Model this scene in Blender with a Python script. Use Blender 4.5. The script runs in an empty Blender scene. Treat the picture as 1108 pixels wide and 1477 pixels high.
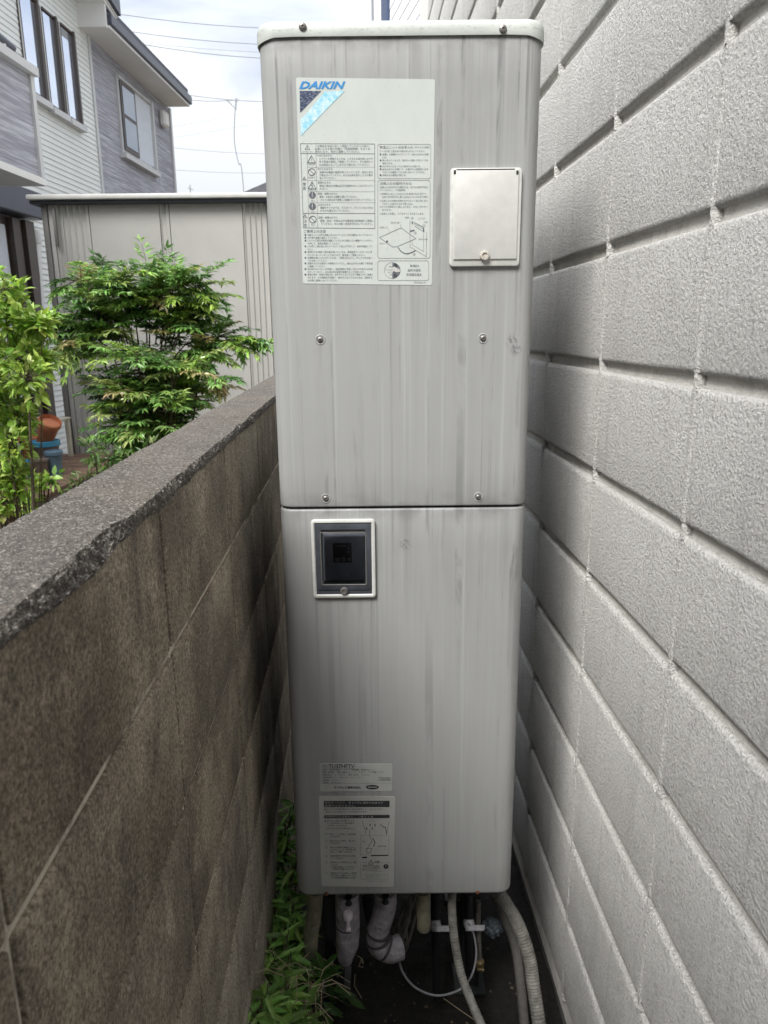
import bpy, bmesh, math, random
from mathutils import Vector, Matrix, noise
random.seed(7)
R = math.radians
SC = bpy.context.scene
COL = SC.collection

# ------------------------------------------------------------------ camera
CAMZ = 1.6
F_PX = 1058.0; CX, CY = 554.0, 738.5
PITCH = R(14.0); RC, RS = math.cos(.0103), math.sin(.0103)
FW = Vector((0, math.cos(PITCH), -math.sin(PITCH)))
UP = Vector((0, math.sin(PITCH), math.cos(PITCH)))
RT = Vector((1, 0, 0))
cam_d = bpy.data.cameras.new("camera"); cam = bpy.data.objects.new("camera", cam_d); COL.objects.link(cam)
cr = RC * RT - RS * UP; cu = RS * RT + RC * UP
m = Matrix.Identity(4)
for i in range(3):
    m[i][0] = cr[i]; m[i][1] = cu[i]; m[i][2] = -FW[i]
m.translation = (0, 0, CAMZ)
cam.matrix_world = m
cam_d.sensor_fit = 'AUTO'; cam_d.sensor_width = 36; cam_d.lens = F_PX / 1477 * 36
cam_d.clip_start = .02; cam_d.clip_end = 400
cam_d.dof.use_dof = True; cam_d.dof.focus_distance = 1.25; cam_d.dof.aperture_fstop = 13
SC.camera = cam

# ------------------------------------------------------------------ sky, sun, exposure
SUN_TRAVEL = Vector((.36, .54, -.77)).normalized()
w = bpy.data.worlds.new("World"); SC.world = w; w.use_nodes = True
nt = w.node_tree; nt.nodes.clear()
def wn(t, **k):
    n = nt.nodes.new(t)
    for a, b in k.items(): setattr(n, a, b)
    return n
L = nt.links.new
sky = wn('ShaderNodeTexSky', sky_type='NISHITA', sun_disc=False)
sky.sun_elevation = math.asin(-SUN_TRAVEL.z)
sky.sun_rotation = math.atan2(-SUN_TRAVEL.x, -SUN_TRAVEL.y)
sky.air_density = 1.2; sky.dust_density = 3.0; sky.ozone_density = 1.0
tc = wn('ShaderNodeTexCoord'); mp = wn('ShaderNodeMapping'); mp.inputs['Scale'].default_value = (1.0, 1.0, 3.4)
mp.inputs['Location'].default_value = (.3, .7, .2)
ns = wn('ShaderNodeTexNoise'); ns.inputs['Scale'].default_value = 2.6; ns.inputs['Detail'].default_value = 6; ns.inputs['Roughness'].default_value = .52
ns.inputs['Distortion'].default_value = .35
cr_ = wn('ShaderNodeValToRGB')
cr_.color_ramp.elements[0].position = .37; cr_.color_ramp.elements[0].color = (2.2, 2.42, 2.9, 1)
cr_.color_ramp.elements[1].position = .60; cr_.color_ramp.elements[1].color = (4.3, 4.4, 4.55, 1)
mx = wn('ShaderNodeMix', data_type='RGBA'); mx.inputs[0].default_value = .9
bg = wn('ShaderNodeBackground'); bg.inputs[1].default_value = .1
out = wn('ShaderNodeOutputWorld')
L(tc.outputs['Generated'], mp.inputs[0]); L(mp.outputs[0], ns.inputs[0]); L(ns.outputs[0], cr_.inputs[0])
L(sky.outputs[0], mx.inputs[6]); L(cr_.outputs[0], mx.inputs[7]); # overcast sky: brightness rises from horizon to zenith as (1 + 2 sin(elevation))
sz = wn('ShaderNodeSeparateXYZ'); L(tc.outputs['Generated'], sz.inputs[0])
g1 = wn('ShaderNodeMath', operation='MULTIPLY_ADD'); L(sz.outputs[2], g1.inputs[0]); g1.inputs[1].default_value = 1.9; g1.inputs[2].default_value = .58; g1.use_clamp = False
g2 = wn('ShaderNodeMath', operation='MAXIMUM'); L(g1.outputs[0], g2.inputs[0]); g2.inputs[1].default_value = .6
vm_ = wn('ShaderNodeVectorMath', operation='SCALE'); L(mx.outputs[2], vm_.inputs[0]); L(g2.outputs[0], vm_.inputs['Scale'])
L(vm_.outputs[0], bg.inputs[0]); L(bg.outputs[0], out.inputs[0])
sun_d = bpy.data.lights.new("sun", 'SUN'); sun_d.energy = 2.5; sun_d.angle = R(24); sun_d.color = (1, .98, .945)
sun = bpy.data.objects.new("sun", sun_d); COL.objects.link(sun)
sun.rotation_euler = SUN_TRAVEL.to_track_quat('-Z', 'Y').to_euler()
SC.view_settings.view_transform = 'Standard'; SC.view_settings.look = 'None'
SC.view_settings.exposure = 1.30; SC.view_settings.gamma = 1; SC.view_settings.use_curve_mapping = False

# ------------------------------------------------------------------ survey helpers: a sight line cut by a real plane
def ray(u, v):
    x2, y2 = u - CX, CY - v
    return RT * (RC * x2 + RS * y2) + UP * (-RS * x2 + RC * y2) + FW * F_PX
def P(u, v, Y):
    d = ray(u, v); return Vector((0, 0, CAMZ)) + d * (Y / d.y)
def PZ(u, v, Z):
    d = ray(u, v); return Vector((0, 0, CAMZ)) + d * ((Z - CAMZ) / d.z)
def PX(u, v, X0, k):
    d = ray(u, v); return Vector((0, 0, CAMZ)) + d * (X0 / (d.x - k * d.y))

# ------------------------------------------------------------------ materials
MATS = {}
class NB:
    def __init__(s, name):
        s.m = bpy.data.materials.new(name); s.m.use_nodes = True; s.t = s.m.node_tree
        s.b = s.t.nodes['Principled BSDF']; s.out = s.t.nodes['Material Output']
        s.pos = s.t.nodes.new('ShaderNodeNewGeometry').outputs['Position']
        MATS[name] = s.m
    def n(s, t, **k):
        x = s.t.nodes.new(t)
        for a, b in k.items(): setattr(x, a, b)
        return x
    def l(s, a, b): s.t.links.new(a, b)
    def noise(s, scale, detail=3, rough=.55, stretch=None, dist=0, src=None):
        x = s.n('ShaderNodeTexNoise'); x.inputs['Scale'].default_value = scale; x.inputs['Detail'].default_value = detail
        x.inputs['Roughness'].default_value = rough; x.inputs['Distortion'].default_value = dist
        v = src or s.pos
        if stretch:
            mpn = s.n('ShaderNodeMapping'); mpn.inputs['Scale'].default_value = stretch; s.l(v, mpn.inputs[0]); v = mpn.outputs[0]
        s.l(v, x.inputs['Vector']); return x.outputs[0]
    def ramp(s, v, p0, p1, c0=(0, 0, 0), c1=(1, 1, 1)):
        x = s.n('ShaderNodeValToRGB'); e = x.color_ramp.elements
        if not hasattr(c0, '__len__'): c0 = (c0,) * 3
        if not hasattr(c1, '__len__'): c1 = (c1,) * 3
        e[0].position = p0; e[1].position = p1; e[0].color = (*c0, 1); e[1].color = (*c1, 1)
        s.l(v, x.inputs[0]); return x.outputs[0]
    def mix(s, f, a, b, mode='MIX'):
        x = s.n('ShaderNodeMix', data_type='RGBA', blend_type=mode)
        for i, q in ((0, f), (6, a), (7, b)):
            if hasattr(q, 'is_linked'): s.l(q, x.inputs[i])
            elif i == 0: x.inputs[0].default_value = q
            else: x.inputs[i].default_value = (*q, 1)
        return x.outputs[2]
    def math(s, op, a, b=None, c=None):
        x = s.n('ShaderNodeMath', operation=op)
        for i, q in enumerate((a, b, c)):
            if q is None: continue
            if hasattr(q, 'is_linked'): s.l(q, x.inputs[i])
            else: x.inputs[i].default_value = q
        return x.outputs[0]
    def col(s, c):
        if hasattr(c, 'is_linked'): s.l(c, s.b.inputs['Base Color'])
        else: s.b.inputs['Base Color'].default_value = (*c, 1)
    def rough(s, r):
        if hasattr(r, 'is_linked'): s.l(r, s.b.inputs['Roughness'])
        else: s.b.inputs['Roughness'].default_value = r
    def bump(s, h, dist, strength=1.0, prev=None):
        x = s.n('ShaderNodeBump'); x.inputs['Distance'].default_value = dist; x.inputs['Strength'].default_value = strength
        s.l(h, x.inputs['Height'])
        if prev is not None: s.l(prev, x.inputs['Normal'])
        s.l(x.outputs[0], s.b.inputs['Normal']); return x.outputs[0]
    def sep(s):
        x = s.n('ShaderNodeSeparateXYZ'); s.l(s.pos, x.inputs[0]); return x.outputs

def simple(name, c, rough=.6, var=.12, scale=40, bump=0, bscale=None, metal=0, spec=.5):
    b = NB(name); lo = tuple(x * (1 - var) for x in c); hi = tuple(min(1, x * (1 + var)) for x in c)
    b.col(b.ramp(b.noise(scale, 4), .3, .7, lo, hi)); b.rough(rough)
    b.b.inputs['Metallic'].default_value = metal; b.b.inputs['Specular IOR Level'].default_value = spec
    if bump: b.bump(b.noise(bscale or scale * 3, 3), bump)
    return b.m

def m_casing():
    b = NB('weathered_casing_paint')
    s1 = b.noise(1, 5, .66, (62, 3, 2.4), .35); s2 = b.noise(1, 3, .6, (230, 5, 2.2)); s3 = b.noise(1, 3, .6, (16, 2, 1.9), .6)
    f = b.math('ADD', b.math('MULTIPLY', s1, .5), b.math('ADD', b.math('MULTIPLY', s2, .22), b.math('MULTIPLY', s3, .28)))
    drip = b.math('MULTIPLY', b.ramp(b.noise(1, 2, .5, (105, 3, .5)), .54, .62), b.ramp(b.noise(1, 4, .7, (26, 5, 4.5), .5), .44, .56))
    dirt = b.math('MAXIMUM', b.math('MULTIPLY', b.ramp(f, .44, .62), .45), drip)
    # streaks are densest under the lid and under the seam, and thin out below
    z = b.sep()[2]; ZSEAM = P(580, 732, 1.257).z; ZLID = P(580, 54, 1.257).z
    top = b.math('MULTIPLY', b.ramp(b.math('SUBTRACT', z, 1.15), 0, .9, 0, 1), 1.0)
    seam = b.ramp(b.math('ABSOLUTE', b.math('SUBTRACT', z, ZSEAM - .04)), 0, .22, 1, .25)
    amt = b.math('MULTIPLY', b.math('MULTIPLY', dirt, b.ramp(b.noise(1, 3, .6, (7, 7, 2.6), .5), .40, .62, .5, 1)), b.math('MAXIMUM', seam, b.math('MAXIMUM', top, .38)))
    c = b.mix(b.math('MULTIPLY', amt, .74), (.305, .309, .304), (.085, .087, .088))
    # long pale runs
    c = b.mix(b.math('MULTIPLY', b.ramp(b.noise(1, 3, .6, (95, 3, .9), 0), .60, .72), .16), c, (.56, .58, .56))
    # patchy dark line at the lid and at the seam
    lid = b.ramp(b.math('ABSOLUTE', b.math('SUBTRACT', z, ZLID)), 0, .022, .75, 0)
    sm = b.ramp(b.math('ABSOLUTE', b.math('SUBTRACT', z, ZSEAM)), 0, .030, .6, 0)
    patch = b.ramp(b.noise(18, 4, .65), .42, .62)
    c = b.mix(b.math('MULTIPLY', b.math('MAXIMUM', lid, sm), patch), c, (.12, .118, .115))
    # mould specks
    sp = b.math('MULTIPLY', b.ramp(b.noise(420, 2, .6), .70, .76), b.ramp(b.noise(7, 3), .50, .62))
    c = b.mix(b.math('MULTIPLY', sp, .55), c, (.10, .10, .095))
    xx = b.sep()[0]
    for (u, v, ln, wd, k_) in ((655, 386, .16, .0030, .55), (746, 386, .20, .0028, .55), (699, 386, .07, .006, .40), (456, 862, .20, .0035, .50), (536, 862, .16, .0040, .60), (497, 862, .07, .006, .30),
                               (462, 496, .06, .003, .35), (697, 494, .07, .003, .35), (585, 734, .09, .016, .45), (640, 734, .13, .004, .50), (566, 734, .22, .003, .35), (436, 56, .10, .004, .5), (600, 56, .12, .010, .4), (726, 56, .08, .004, .5), (616, 415, .2, .003, .35)):
        p = P(u, v, 1.257)
        hx_ = b.math('ABSOLUTE', b.math('SUBTRACT', b.math('ADD', xx, b.math('MULTIPLY_ADD', b.noise(22, 2), .004, -.002)), p.x))
        across = b.ramp(hx_, wd * .3, wd, 1, 0)
        down = b.ramp(b.math('SUBTRACT', p.z, z), 0, ln, 1, 0)
        above = b.math('GREATER_THAN', b.math('SUBTRACT', p.z, z), 0)
        c = b.mix(b.math('MULTIPLY', b.math('MULTIPLY', across, b.math('MULTIPLY', down, above)), k_), c, (.14, .138, .135))
    for (u, v, r) in ((740, 492, .014), (745, 505, .011), (585, 785, .012)):
        p = P(u, v, 1.257)
        vm = b.n('ShaderNodeVectorMath', operation='DISTANCE'); b.l(b.pos, vm.inputs[0]); vm.inputs[1].default_value = p
        k = b.math('MULTIPLY', b.ramp(vm.outputs['Value'], r * .3, r, 1, 0), b.ramp(b.noise(190, 5, .7, (1, 1, .6)), .47, .55))
        c = b.mix(b.math('MULTIPLY', k,   .85 if r < .015 else .32), c, (.11, .11, .11))
    b.col(c); b.rough(b.ramp(f, .3, .7, .36, .55)); b.b.inputs['Specular IOR Level'].default_value = .5
    b.bump(b.noise(30, 2), .0006, .6)
m_casing()
def m_lid():
    b = NB('lid_paint'); z = b.sep()[2]
    c = b.ramp(b.noise(1, 4, .6, (14, 14, 30)), .35, .7, (.41, .435, .41), (.49, .515, .485))
    wear = b.math('MULTIPLY', b.ramp(b.noise(1, 5, .7, (150, 20, 260)), .56, .62),
                  b.ramp(b.math('ABSOLUTE', b.math('SUBTRACT', z, P(580, 43, 1.257).z)), .001, .007, 1, 0))
    c = b.mix(b.math('MULTIPLY', wear, .65), c, (.22, .225, .22))
    b.col(c); b.rough(.42)
m_lid()
def m_sticker(name, c, dirt=.3):
    b = NB(name); k = b.ramp(b.noise(1, 5, .6, (26, 4, 12)), .35, .75)
    k2 = b.math('MULTIPLY', b.ramp(b.noise(260, 2), .70, .75), .35)
    b.col(b.mix(k2, b.mix(b.math('MULTIPLY', k, dirt), c, tuple(x * .66 for x in c)), (.15, .15, .15))); b.rough(.38)
m_sticker('sticker_vinyl', (.49, .525, .50), .25)
m_sticker('aged_sticker_vinyl', (.45, .455, .43), .40)
m_sticker('plate_vinyl', (.44, .45, .43), .45)
simple('print_black', (.10, .11, .13), .5, .5, 400)
simple('print_dark', (.035, .037, .04), .5, .3, 300)
simple('print_grey', (.20, .215, .215), .5, .3, 400)
simple('print_white', (.42, .42, .40), .5, .2, 300)
simple('print_blue', (.035, .22, .50), .4, .1, 200)
def m_faded():
    b = NB('print_sky_blue'); b.col(b.ramp(b.noise(170, 5, .75), .36, .66, (.16, .50, .66), (.60, .70, .72))); b.rough(.45)
    b = NB('print_navy'); b.col(b.ramp(b.noise(1, 5, .8, (200, 200, 500)), .50, .72, (.022, .035, .085), (.34, .37, .42))); b.rough(.45)
m_faded()
simple('cover_plastic', (.55, .55, .53), .42, .05, 60)
simple('frame_plastic', (.52, .525, .50), .45, .09, 70)
simple('smoked_plastic', (.052, .057, .068), .28, .3, 30)
simple('dark_cavity', (.22, .235, .26), .6, .2, 40)
simple('display_dark', (.006, .007, .010), .3, .2, 60)
simple('screw_metal', (.20, .19, .18), .45, .35, 300, metal=.7)
simple('knob_plastic', (.42, .39, .34), .5, .25, 300)
simple('knob_dark', (.11, .105, .10), .45, .35, 300)
simple('rust', (.115, .042, .02), .85, .6, 300)
simple('gap_shadow_rubber', (.02, .02, .02), .8)
def m_smoke():
    b = NB('smoked_pane'); g = b.n('ShaderNodeBsdfGlossy'); g.inputs['Roughness'].default_value = .12; g.inputs['Color'].default_value = (.8, .8, .85, 1)
    t = b.n('ShaderNodeBsdfTransparent'); t.inputs['Color'].default_value = (.74, .76, .82, 1)
    fr = b.n('ShaderNodeFresnel'); fr.inputs[0].default_value = 1.5
    mxx = b.n('ShaderNodeMixShader'); b.l(fr.outputs[0], mxx.inputs[0]); b.l(t.outputs[0], mxx.inputs[1]); b.l(g.outputs[0], mxx.inputs[2])
    b.l(mxx.outputs[0], b.out.inputs['Surface'])
m_smoke()
def m_stucco():
    b = NB('sprayed_block_paint')
    n1 = b.noise(195, 5.5, .66); n2 = b.noise(620, 2, .5); big = b.noise(3.5, 4, .6)
    oi = b.n('ShaderNodeObjectInfo').outputs['Random']
    c = b.ramp(big, .3, .7, (.80, .787, .752), (.86, .848, .815))
    c = b.mix(b.math('MULTIPLY', b.ramp(n1, .36, .54, 1, 0), .45), c, (.36, .352, .335))
    c = b.mix(b.math('MULTIPLY', oi, .04), c, (.50, .495, .48))
    specks = b.math('MULTIPLY', b.ramp(b.noise(330, 1, .4), .735, .765), .8)
    c = b.mix(specks, c, (.07, .07, .065))
    sep = b.sep(); low = b.ramp(sep[2], .1, .9, .35, 0)
    c = b.mix(b.math('MULTIPLY', low, b.ramp(b.noise(9, 5, .7), .4, .65)), c, (.33, .33, .325))
    stain = b.math('MULTIPLY', b.ramp(b.noise(1, 4, .65, (30, 30, 1.6)), .55, .76), .32)
    c = b.mix(stain, c, (.34, .335, .32))
    c = b.mix(b.math('MULTIPLY', b.ramp(b.noise(1, 5, .7, (5, 5, 9), .8), .52, .72), .22), c, (.47, .45, .41))
    b.col(c); b.rough(.72); b.b.inputs['Specular IOR Level'].default_value = .35
    bp = b.bump(n1, .0150, 1.0); b.bump(n2, .0012, .5, bp)
    b2 = NB('groove_paint')
    n1 = b2.noise(240, 3); b2.col(b2.mix(b2.math('MULTIPLY', b2.ramp(b2.noise(30, 5, .7), .45, .66), .4), (.74, .72, .68), (.34, .32, .28))); b2.rough(.8); b2.bump(n1, .003, .8)
    b3 = NB('foundation_concrete'); b3.col(b3.ramp(b3.noise(12, 6, .7), .3, .7, (.10, .10, .10), (.19, .19, .185))); b3.rough(.9); b3.bump(b3.noise(150, 4), .003)
m_stucco()
def m_block(name, mul, joint=False):
    b = NB(name)
    g1 = b.noise(240, 4, .75); g2 = b.noise(80, 4, .65); big = b.noise(5.5, 6, .68); st = b.noise(1, 6, .72, (19, 19, 4.2), .6)
    oi = b.n('ShaderNodeObjectInfo').outputs['Random']
    k = tuple(mul * x for x in (.076, .062, .045)); k2 = tuple(mul * x for x in (.170, .146, .110)); 
    c = b.ramp(big, .40, .62, k, k2)
    blot = b.noise(1, 5, .65, (9, 9, 5), .6)
    c = b.mix(b.math('MULTIPLY', b.ramp(st, .42, .62, .15, .8), b.ramp(blot, .42, .58)), c, tuple(mul * x for x in (.034, .028, .022)))
    c = b.mix(b.math('MULTIPLY', b.ramp(b.noise(13, 6, .75), .56, .70), .55), c, tuple(mul * x for x in (.23, .20, .155)))
    c = b.mix(b.math('MULTIPLY', b.ramp(b.math('ADD', b.sep()[2], b.math('MULTIPLY', blot, .25)), 1.28, 1.56), b.ramp(st, .38, .60, .25, .95)), c, tuple(mul * x for x in (.022, .018, .015)))
    # paler, less weathered courses low down
    low = b.math('MULTIPLY', b.ramp(b.math('ADD', b.sep()[2], b.math('MULTIPLY', st, .35)), .55, 1.28, .62, 0), b.ramp(st, .45, .62, 1, .25))
    c = b.mix(low, c, tuple(mul * x for x in (.25, .228, .195)))
    c = b.mix(b.math('MULTIPLY', oi, .25), c, tuple(mul * x for x in (.17, .155, .13)))
    c = b.mix(b.ramp(g1, .38, .64, .75, 0), c, (.034, .028, .022))
    c = b.mix(b.math('MULTIPLY', b.ramp(g1, .58, .72), .55), c, (.36, .32, .27))
    c = b.mix(b.math('MULTIPLY', b.ramp(b.noise(1, 4, .7, (60, 60, 14)), .60, .74), .30), c, (.30, .28, .25))
    b.col(c); b.rough(.93); b.b.inputs['Specular IOR Level'].default_value = .25
    bp = b.bump(g2, .0045, .8); b.bump(g1, .0026, 1.0, bp)
m_block('weathered_block', 3.4)
def m_coping():
    b = NB('weathered_coping')
    g = b.noise(420, 3, .75); v = b.n('ShaderNodeTexVoronoi'); v.inputs['Scale'].default_value = 520; b.l(b.pos, v.inputs['Vector'])
    c = b.ramp(b.noise(22, 5, .7), .33, .68, (.115, .10, .086), (.225, .20, .175))
    c = b.mix(b.ramp(b.noise(5, 3), .45, .65, 0, .45), c, (.21, .18, .135))
    c = b.mix(b.ramp(g, .36, .60, .75, 0), c, (.020, .018, .017))
    sepc = b.n('ShaderNodeSeparateColor'); b.l(v.outputs['Color'], sepc.inputs[0])
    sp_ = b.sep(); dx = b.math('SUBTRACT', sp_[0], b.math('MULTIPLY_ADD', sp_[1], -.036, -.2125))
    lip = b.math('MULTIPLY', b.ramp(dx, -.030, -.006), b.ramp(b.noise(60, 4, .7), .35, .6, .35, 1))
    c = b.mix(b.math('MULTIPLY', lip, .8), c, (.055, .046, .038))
    c = b.mix(b.math('MULTIPLY', b.ramp(sepc.outputs[0], .80, .9), .55), c, (.46, .43, .39))
    b.col(c); b.rough(.9); bp = b.bump(v.outputs['Distance'], .004, .8); b.bump(g, .002, .8, bp)
    b2 = NB('joint_mortar'); c = b2.ramp(b2.noise(14, 5, .7), .36, .56, (.12, .10, .08), (.60, .55, .46)); b2.col(c); b2.rough(.95); b2.bump(b2.noise(300, 3), .002)
m_coping()
def m_ground():
    b = NB('dark_soil'); v = b.noise(60, 6, .7)
    c = b.ramp(v, .3, .72, (.006, .0055, .005), (.026, .023, .019)); b.col(c); b.rough(.95); b.bump(b.noise(45, 6, .7), .012)  # very dark soil colour for the passage floor
    b = NB('yard_soil'); c = b.ramp(b.noise(25, 6, .7), .3, .7, (.07, .055, .038), (.17, .14, .10)); b.col(c); b.rough(.95); b.bump(b.noise(60, 5), .008)
m_ground()
def m_leaf(name, trans=.35, rough=.42):
    b = NB(name); a = b.n('ShaderNodeVertexColor'); a.layer_name = 'Col'
    c = b.mix(b.math('MULTIPLY', b.ramp(b.noise(90, 3), .4, .65), .25), a.outputs['Color'], (.05, .07, .02))
    b.col(c); b.rough(rough); b.b.inputs['Specular IOR Level'].default_value = .55
    t = b.n('ShaderNodeBsdfTranslucent'); b.l(a.outputs['Color'], t.inputs['Color'])
    ms = b.n('ShaderNodeMixShader'); ms.inputs[0].default_value = trans
    b.l(b.b.outputs[0], ms.inputs[1]); b.l(t.outputs[0], ms.inputs[2]); b.l(ms.outputs[0], b.out.inputs['Surface'])
m_leaf('leaf_surface'); m_leaf('glossy_leaf_surface', .28, .24)
simple('bark', (.10, .078, .055), .9, .4, 90, .002)
simple('straw', (.34, .29, .19), .8, .3, 60)
simple('shed_steel', (.36, .355, .335), .5, .05, 4)
simple('shed_trim', (.155, .15, .14), .5, .1, 10)
simple('shed_roof', (.50, .50, .48), .5, .1, 10)
simple('shed_fascia', (.045, .05, .062), .5, .1, 10)
def m_siding():
    b = NB('grey_siding'); 
    n = b.noise(1, 3, .6, (3, 1.3, 46)); n2 = b.noise(1, 2, .5, (5, 5, 90))
    c = b.mix(b.ramp(n2, .40, .60, 0, .6), b.ramp(n, .36, .64, (.24, .24, .27), (.46, .465, .50)), (.19, .19, .215))
    b.col(c); b.rough(.6); b.bump(n, .006)
m_siding()
simple('white_siding', (.66, .675, .645), .6, .04, 3)
simple('house_trim', (.50, .50, .49), .5, .05, 5)
simple('soffit_white', (.68, .67, .64), .6, .03, 5)
simple('gutter_dark', (.055, .060, .078), .35, .1, 5)
simple('roof_slate', (.085, .087, .10), .7, .2, 14)
simple('frame_brown', (.060, .046, .038), .45, .1, 20)
simple('curtain_and_glare', (.55, .58, .62), .8, .06, 20)
simple('pipe_white', (.62, .62, .60), .4, .05, 20)
def m_glass():
    b = NB('window_glass'); b.col((.78, .83, .92)); b.rough(.05); b.b.inputs['Metallic'].default_value = .9
    b = NB('window_glass_dark'); b.col((.05, .065, .085)); b.rough(.06); b.b.inputs['Specular IOR Level'].default_value = .9; b.b.inputs['Metallic'].default_value = .35
    b.b.inputs['Base Color'].default_value = (.24, .28, .33, 1)
m_glass()
simple('beige_hose', (.20, .19, .135), .65, .35, 40, .002, 120)
simple('mauve_lagging', (.34, .32, .35), .7, .35, 45, .005, 90)
simple('dark_lagging', (.085, .078, .088), .7, .2, 30)
simple('grey_hose', (.19, .185, .165), .7, .40, 50)
simple('black_rubber', (.010, .011, .013), .6, .2, 40)
simple('valve_lever', (.42, .42, .44), .5, .15, 100)
simple('pink_tag', (.74, .66, .73), .4, .1, 100)
simple('cable_white', (.24, .24, .26), .5, .1, 100)
simple('cable_grey', (.13, .125, .115), .6, .2, 100)
simple('brass', (.20, .15, .08), .5, .3, 100, metal=.6)
simple('film_blue', (.07, .085, .10), .35, .3, 60)
simple('leg_steel', (.022, .027, .027), .6, .2, 40)
simple('terracotta', (.42, .155, .075), .8, .12, 20)
simple('pot_blue', (.05, .27, .44), .45, .1, 20)
simple('pot_greybrown', (.19, .15, .13), .6, .1, 20)
simple('pot_steel_blue', (.12, .20, .27), .5, .1, 20)
simple('deck_wood', (.17, .105, .07), .75, .3, 12)
simple('shelf_white', (.52, .50, .42), .6, .1, 12)
simple('wire_grey', (.30, .305, .32), .6)
simple('navy_post', (.045, .07, .14), .5)
simple('far_white', (.74, .75, .76), .6, .03, 3)
simple('far_grey', (.22, .23, .245), .6, .05, 3)

# ------------------------------------------------------------------ object helpers
def link(o, parent=None):
    COL.objects.link(o)
    if parent is not None: o.parent = parent
    return o
def mesh_obj(name, verts, faces, mat, parent=None, smooth=False, colors=None):
    me = bpy.data.meshes.new(name); me.from_pydata([tuple(v) for v in verts], [], faces); me.update()
    if mat: me.materials.append(MATS[mat])
    if colors is not None:
        ca = me.color_attributes.new('Col', 'FLOAT_COLOR', 'POINT')
        flat = []
        for c in colors: flat += [c[0], c[1], c[2], 1]
        ca.data.foreach_set('color', flat)
    if smooth: me.polygons.foreach_set('use_smooth', [True] * len(me.polygons))
    return link(bpy.data.objects.new(name, me), parent)
def tag(o, label=None, cat=None, group=None, kind=None):
    if label: o['label'] = label
    if cat: o['category'] = cat
    if group: o['group'] = group
    if kind: o['kind'] = kind
    return o
def thing(name, label, cat, loc=(0, 0, 0), group=None):
    o = bpy.data.objects.new(name, None); o.empty_display_size = .05; o.location = loc; link(o)
    return tag(o, label, cat, group)
def off(parent, v):      # world coordinate to the parent's frame (parents are only translated)
    return Vector(v) - (parent.location if parent is not None else Vector())
def bm_obj(name, bm, mat, parent=None, smooth=None):
    me = bpy.data.meshes.new(name); bm.normal_update(); bm.to_mesh(me); bm.free()
    if mat: me.materials.append(MATS[mat])
    if smooth is not None:
        me.polygons.foreach_set('use_smooth', [True] * len(me.polygons))
        me.set_sharp_from_angle(angle=R(smooth))
    return link(bpy.data.objects.new(name, me), parent)
def box_bm(x0, x1, y0, y1, z0, z1, bev=0, seg=2, bm=None):
    bm2 = bmesh.new(); bmesh.ops.create_cube(bm2, size=1)
    for v in bm2.verts:
        v.co = Vector((x0 + (v.co.x + .5) * (x1 - x0), y0 + (v.co.y + .5) * (y1 - y0), z0 + (v.co.z + .5) * (z1 - z0)))
    if bev: bmesh.ops.bevel(bm2, geom=bm2.edges[:], offset=bev, segments=seg, affect='EDGES', profile=.5)
    if bm is None: return bm2
    me = bpy.data.meshes.new('t'); bm2.to_mesh(me); bm2.free(); bm.from_mesh(me); bpy.data.meshes.remove(me); return bm
def box(name, x0, x1, y0, y1, z0, z1, mat, parent=None, bev=0, seg=2):
    o = off(parent, (0, 0, 0)) if parent is not None else Vector()
    a = root_off(parent)
    return bm_obj(name, box_bm(x0 - a.x, x1 - a.x, y0 - a.y, y1 - a.y, z0 - a.z, z1 - a.z, bev, seg), mat, parent, 40 if bev else None)
def root_off(parent):
    a = Vector()
    while parent is not None: a += Vector(parent.location); parent = parent.parent
    return a
def tube_data(pts, r, n=10, cap=True, ribs=None):
    pts = [Vector(p) for p in pts]; V = []; Fc = []
    nn = len(pts); prev = None
    for i, p in enumerate(pts):
        t = (pts[min(i + 1, nn - 1)] - pts[max(i - 1, 0)]).normalized()
        if prev is None:
            a = Vector((0, 0, 1)) if abs(t.z) < .9 else Vector((1, 0, 0)); s = t.cross(a).normalized()
        else:
            s = (prev - t * prev.dot(t)).normalized()
        prev = s; q = t.cross(s)
        rr = r(i / (nn - 1)) if callable(r) else r
        if ribs: rr *= (1.0 if i % 2 else 1 - ribs)
        for k in range(n):
            a = 2 * math.pi * k / n; V.append(p + (s * math.cos(a) + q * math.sin(a)) * rr)
    for i in range(nn - 1):
        for k in range(n):
            Fc.append((i * n + k, i * n + (k + 1) % n, (i + 1) * n + (k + 1) % n, (i + 1) * n + k))
    if cap: Fc.append(tuple(range(n))[::-1]); Fc.append(tuple((nn - 1) * n + k for k in range(n)))
    return V, Fc
def spline(pts, n):
    pts = [Vector(p) for p in pts]; q = [pts[0] * 2 - pts[1]] + pts + [pts[-1] * 2 - pts[-2]]; o = []
    for i in range(1, len(q) - 2):
        for k in range(n):
            t = k / n; a, b, c, d = q[i - 1], q[i], q[i + 1], q[i + 2]
            o.append(.5 * ((2 * b) + (c - a) * t + (2 * a - 5 * b + 4 * c - d) * t * t + (3 * b - a - 3 * c + d) * t ** 3))
    o.append(pts[-1]); return o
def tube(name, pts, r, mat, parent=None, n=10, sm=True, ribs=None, cap=True):
    a = root_off(parent); V, Fc = tube_data([Vector(p) - a for p in pts], r, n, cap, ribs)
    o = mesh_obj(name, V, Fc, mat, parent, sm)
    if sm: o.data.set_sharp_from_angle(angle=R(50))
    return o
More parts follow.
